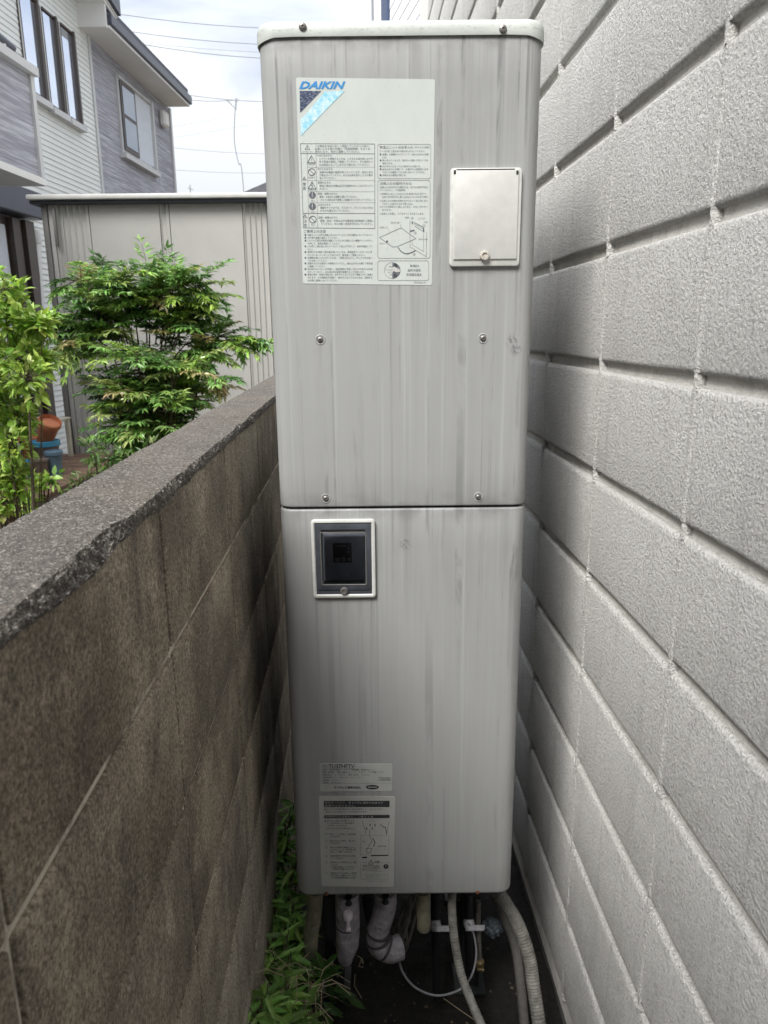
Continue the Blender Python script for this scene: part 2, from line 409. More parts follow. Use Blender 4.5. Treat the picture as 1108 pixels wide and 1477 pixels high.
def lathe(name, c, prof, mat, parent=None, n=24, axis=Vector((0, 0, 1))):
    a = root_off(parent); q = Vector((0, 0, 1)).rotation_difference(Vector(axis).normalized()); V = []; Fc = []
    for (r, h) in prof:
        for k in range(n):
            t = 2 * math.pi * k / n; V.append(q @ Vector((r * math.cos(t), r * math.sin(t), h)) + Vector(c) - a)
    for i in range(len(prof) - 1):
        for k in range(n):
            Fc.append((i * n + k, i * n + (k + 1) % n, (i + 1) * n + (k + 1) % n, (i + 1) * n + k))
    Fc.append(tuple(range(n))[::-1]); Fc.append(tuple((len(prof) - 1) * n + k for k in range(n)))
    o = mesh_obj(name, V, Fc, mat, parent, True); o.data.set_sharp_from_angle(angle=R(35)); return o
def dup(o, loc=None, parent=None):
    c = o.copy(); COL.objects.link(c); c.parent = parent
    if loc is not None: c.location = loc
    return c

# ------------------------------------------------------------------ ground
YARD = .3
def grid(name, x0, x1, y0, y1, z, nx, ny, mat, amp, parent=None):
    V = []; Fc = []
    for j in range(ny + 1):
        for i in range(nx + 1):
            x = x0 + (x1 - x0) * i / nx; y = y0 + (y1 - y0) * j / ny
            V.append((x, y, z + amp * noise.noise(Vector((x * 9, y * 9, 3))) + amp * .6 * noise.noise(Vector((x * 31, y * 31, 9)))))
    for j in range(ny):
        for i in range(nx):
            a = j * (nx + 1) + i; Fc.append((a, a + 1, a + nx + 2, a + nx + 1))
    return tag(mesh_obj(name, V, Fc, mat, parent, True), kind='structure')
tag(mesh_obj('ground', [(-120, -120, -.06), (120, -120, -.06), (120, 150, -.06), (-120, 150, -.06)], [(0, 1, 2, 3)], 'yard_soil'), kind='structure')
grid('alley_soil', -.26, .50, -1.4, 5.6, 0, 46, 420, 'dark_soil', .012)
bm = box_bm(-6.2, -.42, -1.5, 14, -.05, YARD)
tag(bm_obj('yard_ground', bm, 'yard_soil'), kind='structure')

# ------------------------------------------------------------------ right hand wall of painted blocks
D_R, K_R = .435, -.031
def rw(y, o=0): return D_R + K_R * y + o            # wall face x at depth y
ANG_R = math.atan(-K_R)                              # small turn of the wall
CO = .2; LB = .388; Z0R = CAMZ - .078; Y0R = .962
GR = .0155
wallR = thing('painted_block_wall', 'tall off-white painted block wall with deep horizontal grooves along the right side of the passage', 'wall', (rw(0), 0, 0))
# core with recessed faces (what the grooves show)
def slab_R(name, y0, y1, z0, z1, o0, o1, mat, parent):
    V = []
    for z in (z0, z1):
        for (y, o) in ((y0, o0), (y1, o0), (y1, o1), (y0, o1)):
            V.append(Vector((rw(y, o), y, z)) - root_off(parent))
    return mesh_obj(name, V, [(0, 1, 2, 3), (7, 6, 5, 4), (0, 4, 5, 1), (1, 5, 6, 2), (2, 6, 7, 3), (3, 7, 4, 0)], mat, parent)
ROWS = range(-14, 7)
zbot = Z0R - 7 * CO + GR
slab_R('wall_core', -3.2, 5.55, .06, 5.2, .0105, .2, 'groove_paint', wallR)
slab_R('foundation', -3.2, 5.56, -.2, zbot - GR + .002, .022, .26, 'foundation_concrete', wallR)
V = []
for z in (-.1, 5.2):
    for (x, y) in ((-3.0, -2.62), (rw(-2.6, .2), -2.62), (rw(-2.6, .2), -2.8), (-3.0, -2.8)): V.append(Vector((x, y, z)) - wallR.location)
mesh_obj('added_shade_wall', V, [(0, 1, 2, 3), (7, 6, 5, 4), (0, 4, 5, 1), (1, 5, 6, 2), (2, 6, 7, 3), (3, 7, 4, 0)], 'foundation_concrete', wallR)  # added unseen dark wall behind the camera, cuts light into the passage
def bead_R(seed):
    V = []; Fc = []; nz, ny = 26, 7; h = CO - GR
    for i in range(nz):
        for j in range(ny):
            a = j / (ny - 1) * 2 - 1; z = .004 + (h - .008) * i / (nz - 1)
            k = (1 - a * a)
            hh = -.0004 + k * (.0015 + .0022 * noise.noise(Vector((z * 110, a * 2.2, seed)))) 
            V.append((-hh, a * .0085 + .0012 * noise.noise(Vector((z * 60, seed, 4))), z))
    for i in range(nz - 1):
        for j in range(ny - 1):
            q = i * ny + j; Fc.append((q, q + ny, q + ny + 1, q + 1))
    me = bpy.data.meshes.new('joint_bead'); me.from_pydata(V, [], Fc); me.update(); me.materials.append(MATS['sprayed_block_paint'])
    me.polygons.foreach_set('use_smooth', [True] * len(me.polygons)); return me
beads = [bead_R(s * 2.3) for s in range(4)]
# block mesh: soft shoulders, uneven arrises, a slight waviness
def block_R(seed):
    rnd = random.Random(seed); h = CO - GR; l = LB - .0006; V = []; Fc = []
    nz, ny = 6, 10
    prof = [(0, .0105), (.0014, .0040), (.005, .0011), (.010, 0)]
    zs = [p[0] for p in prof] + [h * .5] + [h - p[0] for p in prof[::-1]]
    xs = [p[1] for p in prof] + [0] + [p[1] for p in prof[::-1]]
    ys = [0, .0012, .004, .010] + [l * k / 6 for k in range(1, 6)] + [l - .010, l - .004, l - .0012, l]
    ye = [.0016, .0009, .0003, 0] + [0] * 5 + [0, .0003, .0009, .0016]
    for i, z in enumerate(zs):
        for j, y in enumerate(ys):
            jit = .0011 * noise.noise(Vector((y * 40 + seed * 7, z * 40, seed)))
            x = max(xs[i], ye[j] if i not in (0, len(zs) - 1) else .0105)
            dz = .0016 * noise.noise(Vector((y * 55, seed * 3.1, i > 4))) if i in (1, 2, 3, 5, 6, 7) else 0
            V.append((x + jit, y, z + dz))
    n = len(ys)
    for i in range(len(zs) - 1):
        for j in range(n - 1):
            a = i * n + j; Fc.append((a, a + n, a + n + 1, a + 1))
    me = bpy.data.meshes.new('block'); me.from_pydata(V, [], Fc); me.update(); me.materials.append(MATS['sprayed_block_paint'])
    me.polygons.foreach_set('use_smooth', [True] * len(me.polygons)); return me
bmeshes = [block_R(s) for s in range(5)]
def lump_R(seed):
    V = []; Fc = []; n = 7
    for j in range(n):
        for i in range(n):
            a, c = i / (n - 1) * 2 - 1, j / (n - 1) * 2 - 1
            hgt = max(0, 1 - a * a) ** .6
            hh = .0125 * hgt + .002 * noise.noise(Vector((a * 2, c * 2, seed)))
            V.append((.0108 - hh, a * .0085 + .0025 * noise.noise(Vector((c * 2, seed, 1))), c * (GR * .72)))
    for j in range(n - 1):
        for i in range(n - 1):
            a = j * n + i; Fc.append((a, a + n, a + n + 1, a + 1))
    me = bpy.data.meshes.new('mortar_lump'); me.from_pydata(V, [], Fc); me.update(); me.materials.append(MATS['sprayed_block_paint'])
    me.polygons.foreach_set('use_smooth', [True] * len(me.polygons)); return me
lumps = [lump_R(s * 1.7) for s in range(4)]
rr = random.Random(3); nb = 0
for k in ROWS:
    zb = Z0R - k * CO - CO + GR
    for c in range(-3, 10):
        y = Y0R + c * LB + .0003
        if k < 0 and zb > 1.6 + .2 + 0.42 * (y + LB) + .5 and k < -4: continue
        o = bpy.data.objects.new('block', rr.choice(bmeshes)); link(o, wallR)
        o.location = Vector((rw(y, 0), y, zb)) - wallR.location
        o.rotation_euler = (0, 0, ANG_R); nb += 1
        if c < 8 and k > -9:
            q = bpy.data.objects.new('joint_bead', rr.choice(beads)); link(q, wallR)
            q.location = Vector((rw(y), y - .0002, zb)) - wallR.location; q.rotation_euler = (0, 0, ANG_R)
        if c < 7 and nb and k > -9:
            q = bpy.data.objects.new('mortar_lump', rr.choice(lumps)); link(q, wallR)
            q.location = Vector((rw(y), y - .002 + rr.uniform(-.003, .003), zb - GR / 2 )) - wallR.location
            q.rotation_euler = (0, 0, ANG_R)

# ------------------------------------------------------------------ low block wall on the left
D_L, K_L, TOPL = -.2125, -.036, CAMZ - .165
def lw(y, o=0): return D_L + K_L * y + o
TH = .10
wallL = thing('low_block_wall', 'low dark brown weathered concrete block wall with crumbling top edge, left of the passage', 'wall', (lw(0), 0, 0))
ANG_L = math.atan(-K_L)
rowsL = [TOPL - .012, CAMZ - .350, CAMZ - .545, CAMZ - .745, CAMZ - .945, CAMZ - 1.145, CAMZ - 1.345, CAMZ - 1.545, -.14]
LL = .4; Y0L = .765
def block_L(h, seed):
    bm = bmesh.new(); g = .0075
    bmesh.ops.create_cube(bm, size=1)
    for v in bm.verts:
        v.co = Vector((-TH * (.5 - v.co.x), (v.co.y + .5) * (LL - g), (v.co.z + .5) * (h - g)))
    bmesh.ops.bevel(bm, geom=bm.edges[:], offset=.0028, segments=2, affect='EDGES', profile=.5)
    me = bpy.data.meshes.new('block'); bm.to_mesh(me); bm.free(); me.materials.append(MATS['weathered_block'])
    me.polygons.foreach_set('use_smooth', [True] * len(me.polygons)); me.set_sharp_from_angle(angle=R(40)); return me
cache = {}
for i in range(len(rowsL) - 1):
    zt, zb = rowsL[i], rowsL[i + 1]; h = round(zt - zb, 4)
    if h not in cache: cache[h] = block_L(h, i)
    for c in range(-5, 7):
        y = Y0L + c * LL + .003
        o = bpy.data.objects.new('block', cache[h]); link(o, wallL)
        o.location = Vector((lw(y, rr.uniform(-.0014, .0012)), y, zb + .003)) - wallL.location; o.rotation_euler = (0, 0, ANG_L)
V = []
for z in (-.12, TOPL - .016):
    for (y, q) in ((-1.23, -.0036), (3.56, -.0036), (3.56, -TH + .0045), (-1.23, -TH + .0045)):
        V.append(Vector((lw(y, q), y, z)) - wallL.location)
mesh_obj('mortar_core', V, [(3, 2, 1, 0), (4, 5, 6, 7), (0, 1, 5, 4), (1, 2, 6, 5), (2, 3, 7, 6), (3, 0, 4, 7)], 'joint_mortar', wallL)
# coping: thin crumbling mortar cap with a broken inner edge near the viewer
ys = []; y = -1.23
while y < 3.56:
    ys.append(y); y += .0026 if .25 < y < 1.0 else (.005 if 1.0 < y < 1.8 else .02)
ys.append(3.56)
V = []; Fc = []
def fbm(p, o=4):
    return sum(noise.noise(p * (2 ** i)) / (1.8 ** i) for i in range(o))
prof_n = 30
for y in ys:
    e = fbm(Vector((y * 14, 2.2, 0))); fine = fbm(Vector((y * 90, 7.2, 0)), 3)
    chip = max(0, min(1, (.66 - y) / .10)) * (.55 + .45 * math.sin(y * 9 + 1.2)) if y > .1 else .4
    chip = max(chip, .35 * max(0, fbm(Vector((y * 7, 9, 1)), 2)))
    inner = -.0005 - chip * .012 + .0022 * e + .0016 * fine      # where the top surface ends
    drop = .013 + chip * .013 + .004 * e                           # how far down the face the broken edge reaches
    face = .0022 + .0015 * fine
    prof = []
    prof.append((face - .003, -drop - .003))
    for t in range(0, 9):
        s = t / 8
        x = face + (inner - face) * (s ** (1.0 if chip > .2 else 2.2)); z = -drop * (1 - s) ** (1.0 if chip > .2 else .8)
        prof.append((x, z))
    for t in range(1, 17):
        s = t / 16; prof.append((inner + (-TH - inner) * s, .0))
    for t in range(1, 5): prof.append((-TH - .001, -.016 * t / 4))
    for j, (x, z) in enumerate(prof):
        w3 = Vector((x * 120, y * 120, z * 120))
        dn = noise.noise(w3) + .6 * noise.noise(w3 * 2.3 + Vector((5, 5, 5)))
        amp = .0021 if 1 <= j <= 10 else .0009
        if chip > .25 and 1 <= j <= 9: amp = .0032
        V.append(Vector((lw(y, x + (dn * amp if j <= 10 else 0)), y, TOPL - .001 + z + dn * amp * (1 if j > 0 else 0) + .0015 * noise.noise(Vector((x * 30, y * 12, 0))))) - wallL.location)
pn = len(prof)
for i in range(len(ys) - 1):
    for j in range(pn - 1):
        a = i * pn + j; Fc.append((a, a + 1, a + pn + 1, a + pn))
mesh_obj('coping', V, Fc, 'weathered_coping', wallL, False)

# ------------------------------------------------------------------ the hot water tank unit
DU = 1.257
def fx(u, v): return P(u, v, DU).x
def fz(u, v): return P(u, v, DU).z
XL = (fx(371.5, 90) + fx(427, 1255)) / 2; XR = (fx(786.5, 90) + fx(738.5, 1255)) / 2
ZB, ZS, ZT = fz(580, 1292), fz(580, 732), fz(580, 52)
ZTOP = fz(580, 27)
BACK = DU + .62
unit = thing('hot_water_tank_unit', 'tall narrow grey hot water tank unit with streaked two-part casing standing between the walls', 'water heater', ((XL + XR) / 2, DU + .3, 0))
UO = unit.location
def casing(name, z0, z1, rb, rt, mat):
    # rounded-rectangle rings lofted upward, edges softened top and bottom
    def ring(ins, z, r):
        pts = []; w_, d_ = (XR - XL) / 2 - ins, (BACK - DU) / 2 - ins; r = max(.002, r - ins)
        for (sx, sy, a0) in ((1, -1, -90), (1, 1, 0), (-1, 1, 90), (-1, -1, 180)):
            for k in range(9):
                a = R(a0 + k * 90 / 8); pts.append(Vector((sx * (w_ - r) + r * math.cos(a), sy * (d_ - r) + r * math.sin(a), z)))
        return pts
    rings = []
    for k in range(5):
        a = R(90 * k / 4); rings.append(ring(rb * (1 - math.sin(a)), z0 + rb * (1 - math.cos(a)), .026))
    for k in range(1, 12): rings.append(ring(0, z0 + rb + (z1 - rt - z0 - rb) * k / 12, .026))
    for k in range(4):
        a = R(90 * k / 3); rings.append(ring(rt * (1 - math.cos(a)), z1 - rt + rt * math.sin(a), .026))
    n = len(rings[0]); V = [p + Vector(((XL + XR) / 2, (DU + BACK) / 2, 0)) - UO for r_ in rings for p in r_]; Fc = []
    for i in range(len(rings) - 1):
        for k in range(n): Fc.append((i * n + k, i * n + (k + 1) % n, (i + 1) * n + (k + 1) % n, (i + 1) * n + k))
    Fc.append(tuple(range(n))[::-1]); Fc.append(tuple((len(rings) - 1) * n + k for k in range(n)))
    o = mesh_obj(name, V, Fc, mat, unit, True); o.data.set_sharp_from_angle(angle=R(35)); return o
casing('lower_casing', ZB, ZS - .0022, .009, .0035, 'weathered_casing_paint')
casing('upper_casing', ZS + .0018, ZT + .004, .003, .001, 'weathered_casing_paint')
bm = box_bm(XL + .012, XR - .012, DU + .010, BACK - .012, ZS - .01, ZS + .01)
for v in bm.verts: v.co -= UO
bm_obj('seam_gasket', bm, 'gap_shadow_rubber', unit)
# lid: skirt hangs a little lower at the corners, rounded shoulder
def lid():
    V = []; Fc = []; rings = []
    def ring(ins, z, drop):
        pts = []; w_, d_ = (XR - XL) / 2 + .0035 - ins, (BACK - DU) / 2 + .0035 - ins; r = max(.004, .03 - ins)
        cs = ((1, -1, -90), (1, 1, 0), (-1, 1, 90), (-1, -1, 180))
        for ci, (sx, sy, a0) in enumerate(cs):
            for k in range(9):
                a = R(a0 + k * 90 / 8); pts.append([sx * (w_ - r) + r * math.cos(a), sy * (d_ - r) + r * math.sin(a), z])
            nx, ny, na = cs[(ci + 1) % 4]; aa = R(na)
            e = [nx * (w_ - r) + r * math.cos(aa), ny * (d_ - r) + r * math.sin(aa)]; s0 = pts[-1][:2]
            for k in range(1, 12): pts.append([s0[0] + (e[0] - s0[0]) * k / 12, s0[1] + (e[1] - s0[1]) * k / 12, z])
        for p in pts:
            t = min(1, abs(p[0]) / w_); s = max(0, (t - .82) / .18); s = s * s * (3 - 2 * s)
            p[2] -= drop * s
        return [Vector(p) for p in pts]
    rings.append(ring(.006, ZT + .001, .004)); rings.append(ring(0, ZT - .0005, .006)); rings.append(ring(-.0006, ZT + .003, .005))
    rings.append(ring(-.0002, ZTOP - .014, 0))
    for k in range(1, 6):
        a = R(90 * k / 5); rings.append(ring(.012 * (1 - math.cos(a)), ZTOP - .012 + .012 * math.sin(a), 0))
    n = len(rings[0]); V = [p + Vector(((XL + XR) / 2, (DU + BACK) / 2, 0)) - UO for r_ in rings for p in r_]
    for i in range(len(rings) - 1):
        for k in range(n): Fc.append((i * n + k, i * n + (k + 1) % n, (i + 1) * n + (k + 1) % n, (i + 1) * n + k))
    Fc.append(tuple((len(rings) - 1) * n + k for k in range(n)))
    o = mesh_obj('lid', V, Fc, 'lid_paint', unit, True); o.data.set_sharp_from_angle(angle=R(40)); return o
LID = lid()
YAX = Vector((0, -1, 0))
def screw(u, v, rpx, mat, yoff=0, dimple=False, par=unit):
    c = P(u, v, DU + yoff); s = 1 / F_PX * DU * 1.1; r = rpx * s
    o = lathe('screw', c, [(r * .2, -.003), (r, -.003), (r, .0005), (r * .92, .0018), (r * .6, .0030), (r * .34, .0032), (r * .28, .0018), (.0001, .0017)], mat, par, 18, YAX)
    if dimple:
        lathe('dimple_ring', c, [(r * 1.75, -.0008), (r * 1.7, .0004), (r * 1.45, .0009), (r * 1.15, .0002), (r * 1.0, -.0004)], 'weathered_casing_paint', par, 20, YAX)
    return o
for (u, v) in ((462, 490), (697, 488), (470, 719), (690, 717)): screw(u, v, 3.9, 'screw_metal', 0, True)
for (u, v) in ((436.6, 38.5), (725.7, 42)): screw(u, v, 4.6, 'screw_metal', -.004)
for (u, v) in ((471, 1289), (689, 1287)): screw(u, v, 3.2, 'rust', 0)

def plate(name, pts_uv, y0, y1, mat, parent, rad=.004, bev=.0008, hole=None):
    """rounded plate standing proud of the front; pts_uv = (u0, v0, u1, v1) measured on the front plane"""
    u0, v0, u1, v1 = pts_uv; xs0, xs1 = fx(u0, (v0 + v1) / 2), fx(u1, (v0 + v1) / 2); z1, z0 = fz((u0 + u1) / 2, v0), fz((u0 + u1) / 2, v1)
    a = root_off(parent)
    def rr_(ins, r):
        r = max(.0003, r - ins); o = []
        for (sx, sz, a0) in ((xs1 - ins, z0 + ins, -90), (xs1 - ins, z1 - ins, 0), (xs0 + ins, z1 - ins, 90), (xs0 + ins, z0 + ins, 180)):
            cxx = sx - r if a0 in (-90, 0) else sx + r; czz = sz + r if a0 in (-90, 180) else sz - r
            for k in range(6):
                t = R(a0 + 90 * k / 5); o.append((cxx + r * math.cos(t), czz + r * math.sin(t)))
        return o
    V = []; Fc = []; n = 24
    layers = [(0, y0), (0, y1 + bev), (bev * .3, y1 + bev * .3), (bev, y1)]
    if hole is not None: layers += [(hole, y1), (hole + bev, y1 + bev), (hole + bev, y0)]
    for (ins, yy) in layers:
        for (x, z) in rr_(ins, rad): V.append(Vector((x, DU + yy, z)) - a)
    for i in range(len(layers) - 1):
        for k in range(n): Fc.append((i * n + k, i * n + (k + 1) % n, (i + 1) * n + (k + 1) % n, (i + 1) * n + k))
    if hole is None: Fc.append(tuple((len(layers) - 1) * n + k for k in range(n)))
    o = mesh_obj(name, V, Fc, mat, parent, True); o.data.set_sharp_from_angle(angle=R(35)); return o

# inspection cover, upper right
cov = plate('inspection_cover_frame', (648.5, 243, 750.5, 384.5), 0, -.0065, 'frame_plastic', unit, .006, .002)
plate('inspection_cover', (654, 247, 745.5, 374.5), -.006, -.0088, 'cover_plastic', cov, .0012, .0009)
for (u, v) in ((655.5, 250), (745, 250.5)):
    plate('hinge_slot', (u - 1.6, v - 3, u + 1.6, v + 3), -.0086, -.0091, 'gap_shadow_rubber', cov, .0004, .0001)
plate('hinge_gap', (658, 244.8, 742, 246.6), -.006, -.0068, 'gap_shadow_rubber', cov, .0004, .0001)  # raised dark strips stand in for shade in the hinge gap and slots
kn = P(699, 369, DU - .0088)
lathe('knob', kn, [(.0075, -.001), (.0076, .003), (.0066, .0046), (.0045, .0048), (.0040, .0034), (.0012, .0032)], 'knob_plastic', cov, 22, YAX)
# remote control window, lower left
win = plate('control_window_frame', (450.5, 748.5, 541.5, 860.5), 0, -.007, 'frame_plastic', unit, .006, .0018, hole=.0048)
plate('window_recess', (456, 754, 536, 856), 0, -.0010, 'dark_cavity', win, .002, .0004)
plate('window_bezel', (455.6, 754.3, 536.2, 850), -.001, -.0062, 'smoked_plastic', win, .002, .001, hole=.0105)
plate('bezel_ridge', (463.0, 766.0, 528.8, 842.5), -.0058, -.0070, 'cable_grey', win, .004, .0005, hole=.0010)
plate('bezel_foot', (455.6, 850.6, 536.5, 856.2), -.001, -.0050, 'smoked_plastic', win, .001, .0008)
ctl = plate('controller', (480.5, 783, 507.5, 811), -.001, -.0025, 'display_dark', win, .001, .0004)
for q in ((484, 804, 491, 809.5), (493, 802.5, 498.5, 809.5), (501, 804.5, 506, 808.5)):
    plate('button', q, -.0025, -.0031, 'frame_plastic' if False else 'cable_grey', ctl, .0005, .0002)
for q in ((484, 786.5, 499, 787.1), (502.2, 790, 503.4, 791.4), (502.2, 794.5, 503.6, 796.5)):
    plate('indicator', q, -.0025, -.0028, 'cable_white', ctl, .0002, .00005)
plate('sill_shelf', (466, 837, 526, 840.5), -.001, -.0042, 'cable_grey', win, .0005, .0004)
plate('smoked_pane', (466, 768.5, 526.5, 840), -.0046, -.0052, 'smoked_pane', win, .003, .0003)
lathe('knob', P(496.5, 852, DU - .0062), [(.0068, -.004), (.0070, .002), (.0058, .0042), (.0038, .0044), (.0030, .0030), (.0020, .0034), (.0008, .0036)], 'knob_dark', win, 22, YAX)

# ---- printed matter
_fc = None
def text_mesh(s, shear=0, bold=0.0):
    c = bpy.data.curves.new('t', 'FONT'); c.body = s; c.size = 1; c.resolution_u = 2; c.shear = shear; c.offset = bold
    o = bpy.data.objects.new('t', c); COL.objects.link(o); dg = bpy.context.evaluated_depsgraph_get(); dg.update()
    me = bpy.data.meshes.new_from_object(o.evaluated_get(dg)); bpy.data.objects.remove(o); bpy.data.curves.remove(c)
    vs = [v.co.copy() for v in me.vertices]; fs = [tuple(p.vertices) for p in me.polygons]; bpy.data.meshes.remove(me)
    return vs, fs
class Print:
    def __init__(s, sheet, yoff): s.V = []; s.F = []; s.y = DU + yoff; s.sheet = sheet
    def add(s, vs, fs):
        b = len(s.V); s.V += vs; s.F += [tuple(i + b for i in f) for f in fs]
    def pt(s, u, v):
        p = P(u, v, s.y); return Vector((p.x, s.y, p.z))
    def text(s, t, u0, u1, v0, v1, shear=0, bold=0.0):
        """fit the text in the box (u0..u1, v0 top .. v1 bottom)"""
        vs, fs = text_mesh(t, shear, bold)
        if not vs: return
        x0 = min(v.x for v in vs); x1 = max(v.x for v in vs); y0 = min(v.y for v in vs); y1 = max(v.y for v in vs)
        o = []
        for v in vs:
            a = (v.x - x0) / max(1e-6, x1 - x0); b = (v.y - y0) / max(1e-6, y1 - y0)
            o.append(s.pt(u0 + (u1 - u0) * a, v1 + (v0 - v1) * b))
        s.add(o, fs)
    def line(s, pts, wd=.5, closed=False):
        pts = [Vector((a, b)) for a, b in pts]
        if closed: pts = pts + [pts[0]]
        for a, b in zip(pts, pts[1:]):
            d = b - a
            if d.length < 1e-6: continue
            n = Vector((-d.y, d.x)).normalized() * wd / 2; e = d.normalized() * wd * .3
            q = [a - e + n, b + e + n, b + e - n, a - e - n]
            s.add([s.pt(*p) for p in q], [(0, 1, 2, 3)])
    def poly(s, pts): s.add([s.pt(*p) for p in pts], [tuple(range(len(pts)))])
    def disc(s, u, v, r, n=20, r2=None, a0=0, a1=360):
        m_ = [(u + r * math.cos(R(a0 + (a1 - a0) * k / n)), v + (r2 or r) * math.sin(R(a0 + (a1 - a0) * k / n))) for k in range(n + (a1 - a0 < 360))]
        s.poly(m_)
    def circ(s, u, v, r, wd=.5, n=22):
        s.line([(u + r * math.cos(2 * math.pi * k / n), v + r * math.sin(2 * math.pi * k / n)) for k in range(n)], wd, True)
    def rrect(s, u0, v0, u1, v1, r=3, wd=.5):
        o = []
        for (cu_, cv_, a0) in ((u1 - r, v0 + r, -90), (u1 - r, v1 - r, 0), (u0 + r, v1 - r, 90), (u0 + r, v0 + r, 180)):
            for k in range(5): o.append((cu_ + r * math.cos(R(a0 + k * 22.5)), cv_ + r * math.sin(R(a0 + k * 22.5))))
        s.line(o, wd, True)
    def build(s, name, mat):
        a = root_off(s.sheet); o = mesh_obj(name, [v - a for v in s.V], s.F, mat, s.sheet)
        if name != 'maker_name' and not name.startswith('logo'): o['kind'] = 'stuff'
        return o

def quad_sheet(name, q, yoff, mat, parent, label=None):
    # sheet from four measured corners, given a real thickness of 0.3 mm
    a = root_off(parent); V = []
    r = .06
    def lerp(p, q_, t): return (p[0] + (q_[0] - p[0]) * t, p[1] + (q_[1] - p[1]) * t)
    ring = []
    for i in range(4):
        c, pv, nx = q[i], q[i - 1], q[(i + 1) % 4]
        lp = 3.2 / math.dist(c, pv); ln = 3.2 / math.dist(c, nx)
        for t in (1, .45, .0):
            pass
        A = lerp(c, pv, lp); B = lerp(c, nx, ln)
        for k in range(4):
            t = k / 3; x = (1 - t) ** 2 * A[0] + 2 * t * (1 - t) * c[0] + t * t * B[0]; y = (1 - t) ** 2 * A[1] + 2 * t * (1 - t) * c[1] + t * t * B[1]
            ring.append((x, y))
    n = len(ring)
    for yy in (0.0, yoff):
        for (u, v) in ring:
            p = P(u, v, DU); V.append(Vector((p.x, DU + yy, p.z)) - a)
    Fc = [tuple(range(n, 2 * n))]
    for k in range(n): Fc.append((k, (k + 1) % n, n + (k + 1) % n, n + k))
    o = mesh_obj(name, V, Fc, mat, parent)
    if label: o['label'] = label
    return o
st1 = quad_sheet('instruction_sticker', [(427, 112), (627.5, 114.5), (623, 411.5), (437, 409)], -.0005, 'sticker_vinyl', unit, 'large pale sticker with blue maker name and printed Japanese instructions')
pr = Print(st1, -.0009); pr.text('DAIKIN', 431.5, 498.5, 117.2, 128.3, .32, .035); pr.build('maker_name', 'print_blue')
pr = Print(st1, -.0009); pr.poly([(432.3, 131), (463.5, 131), (433, 162.5)]); pr.build('logo_triangle', 'print_navy')
pr = Print(st1, -.0009); pr.poly([(469, 132), (497.5, 130.8), (462, 167), (434.2, 196), (433.2, 172), (441, 165)]); pr.build('logo_stripe', 'print_sky_blue')
pk = Print(st1, -.0009); pg = Print(st1, -.0009)
# left table frame
def tb(u, v): return u + (v - 207) * .035, v    # the sheet narrows a little downward
TL, TR = 433.5, 540.5
pk.line([tb(TL, 207), (TR, 207.5), (TR + .3, 329.5), tb(TL, 328.5)], .55, True)
pk.line([tb(TL, 221.2), (TR, 221.7)], .55); pk.line([tb(TL, 307.5), (TR, 307.8)], .55)
for v in (240.8, 260, 276, 291.8): pg.line([tb(442.5, v), (TR, v + .3)], .35)
pg.line([tb(442.3, 221), tb(441.5, 328)], .35); pg.line([tb(455.3, 221), tb(454, 328)], .35); pg.line([tb(434, 260), tb(442, 260)], .3)
pg.line([tb(434, 314), tb(442, 314)], .3)
def T(p, s, u0, u1, v0, h): p.text(s, u0, u1, v0, v0 + h)
pg2 = pk
for (s, u0, u1, v, h) in (
    ('この製品を安全に正しく使用していただくために、', 455, 533, 209, 3.1), ('お使いになる前に付属の「取扱説明書」をよくお', 454.5, 534, 212.8, 3.3), ('読みになり、充分に理解してください。', 454.5, 519, 216.8, 3.4)):
    T(pk, s, u0, u1, v, h)
for (s, u0, u1, v) in (
    ('やけどのおそれ', 457, 479, 222.6), ('シャワーを使用するときは、いきなりお湯を体にかけず', 460.5, 538, 227.2), ('手で湯温を確認して使用してください。また給湯じゃ', 460.5, 538, 231.4), ('口は高温になっていますので触れないでください。', 460.5, 533.5, 235.8),
    ('やけどのおそれ', 458, 480, 242), ('使用中は機器や配管が熱くなっています。絶対に手な', 461, 538, 246.6), ('ど触れないでください。または点検を怠ることなど触れ', 461, 538, 250.8), ('ないでください。', 461, 485, 255),
    ('感電のおそれ', 458.5, 477, 261.6), ('配線工事及び点検は必ず元電源を切ってから行ってく', 461, 538, 266.2), ('ださい。', 461, 473, 270.6),
    ('感電・故障のおそれ', 458.5, 487, 277.6), ('雷雨・台風または確実に閉じてください。', 461, 515, 282), ('（そのつど指定は必ず漏電しゃ断器のテストを行ってください。）', 461.5, 539.5, 286.4),
    ('火災のおそれ', 459, 477, 293.4), ('機器のすぐそばでは、ガスボンベ、ガソリンなどの引火', 462, 538.5, 297.8), ('のものを置かないでください。', 462, 505, 302),
    ('感電・故障のおそれ', 459.5, 487, 312), ('積雪・雨水・作業は必ず元電源及び給電器を二重操し', 462, 539, 316.6), ('てください。また分解・改造を行わないでください。', 463, 537.5, 321)):
    T(pk if '）' not in s else pk, s, u0, u1, v, 3.3)
for (s, u0, u1, v) in (('必ずお読みください', 436.5, 452, 217.5), ('高温注意', 444.5, 455, 235.2), ('接触禁止', 444.5, 455, 254.6), ('感電注意', 445, 456, 272.2), ('施工', 448.5, 454.5, 288), ('禁止', 448.5, 454, 304), ('禁止', 449, 454, 323)):
    T(pg, s, u0, u1, v, 2.4)
for (s, v) in (('警', 263), ('告', 269)): T(pk, s, 437, 441.5, v, 5)
for (s, v) in (('注', 316), ('意', 322.4)): T(pk, s, 438.5, 442.5, v, 4.8)
def tri(p, u, v, r, wd=.7): p.line([(u, v - r), (u + r * 1.02, v + r * .82), (u - r * 1.02, v + r * .82)], wd, True)
def tri_bang(u, v, r):
    tri(pk, u, v, r, .5); pk.line([(u, v - r * .3), (u, v + r * .25)], .5)
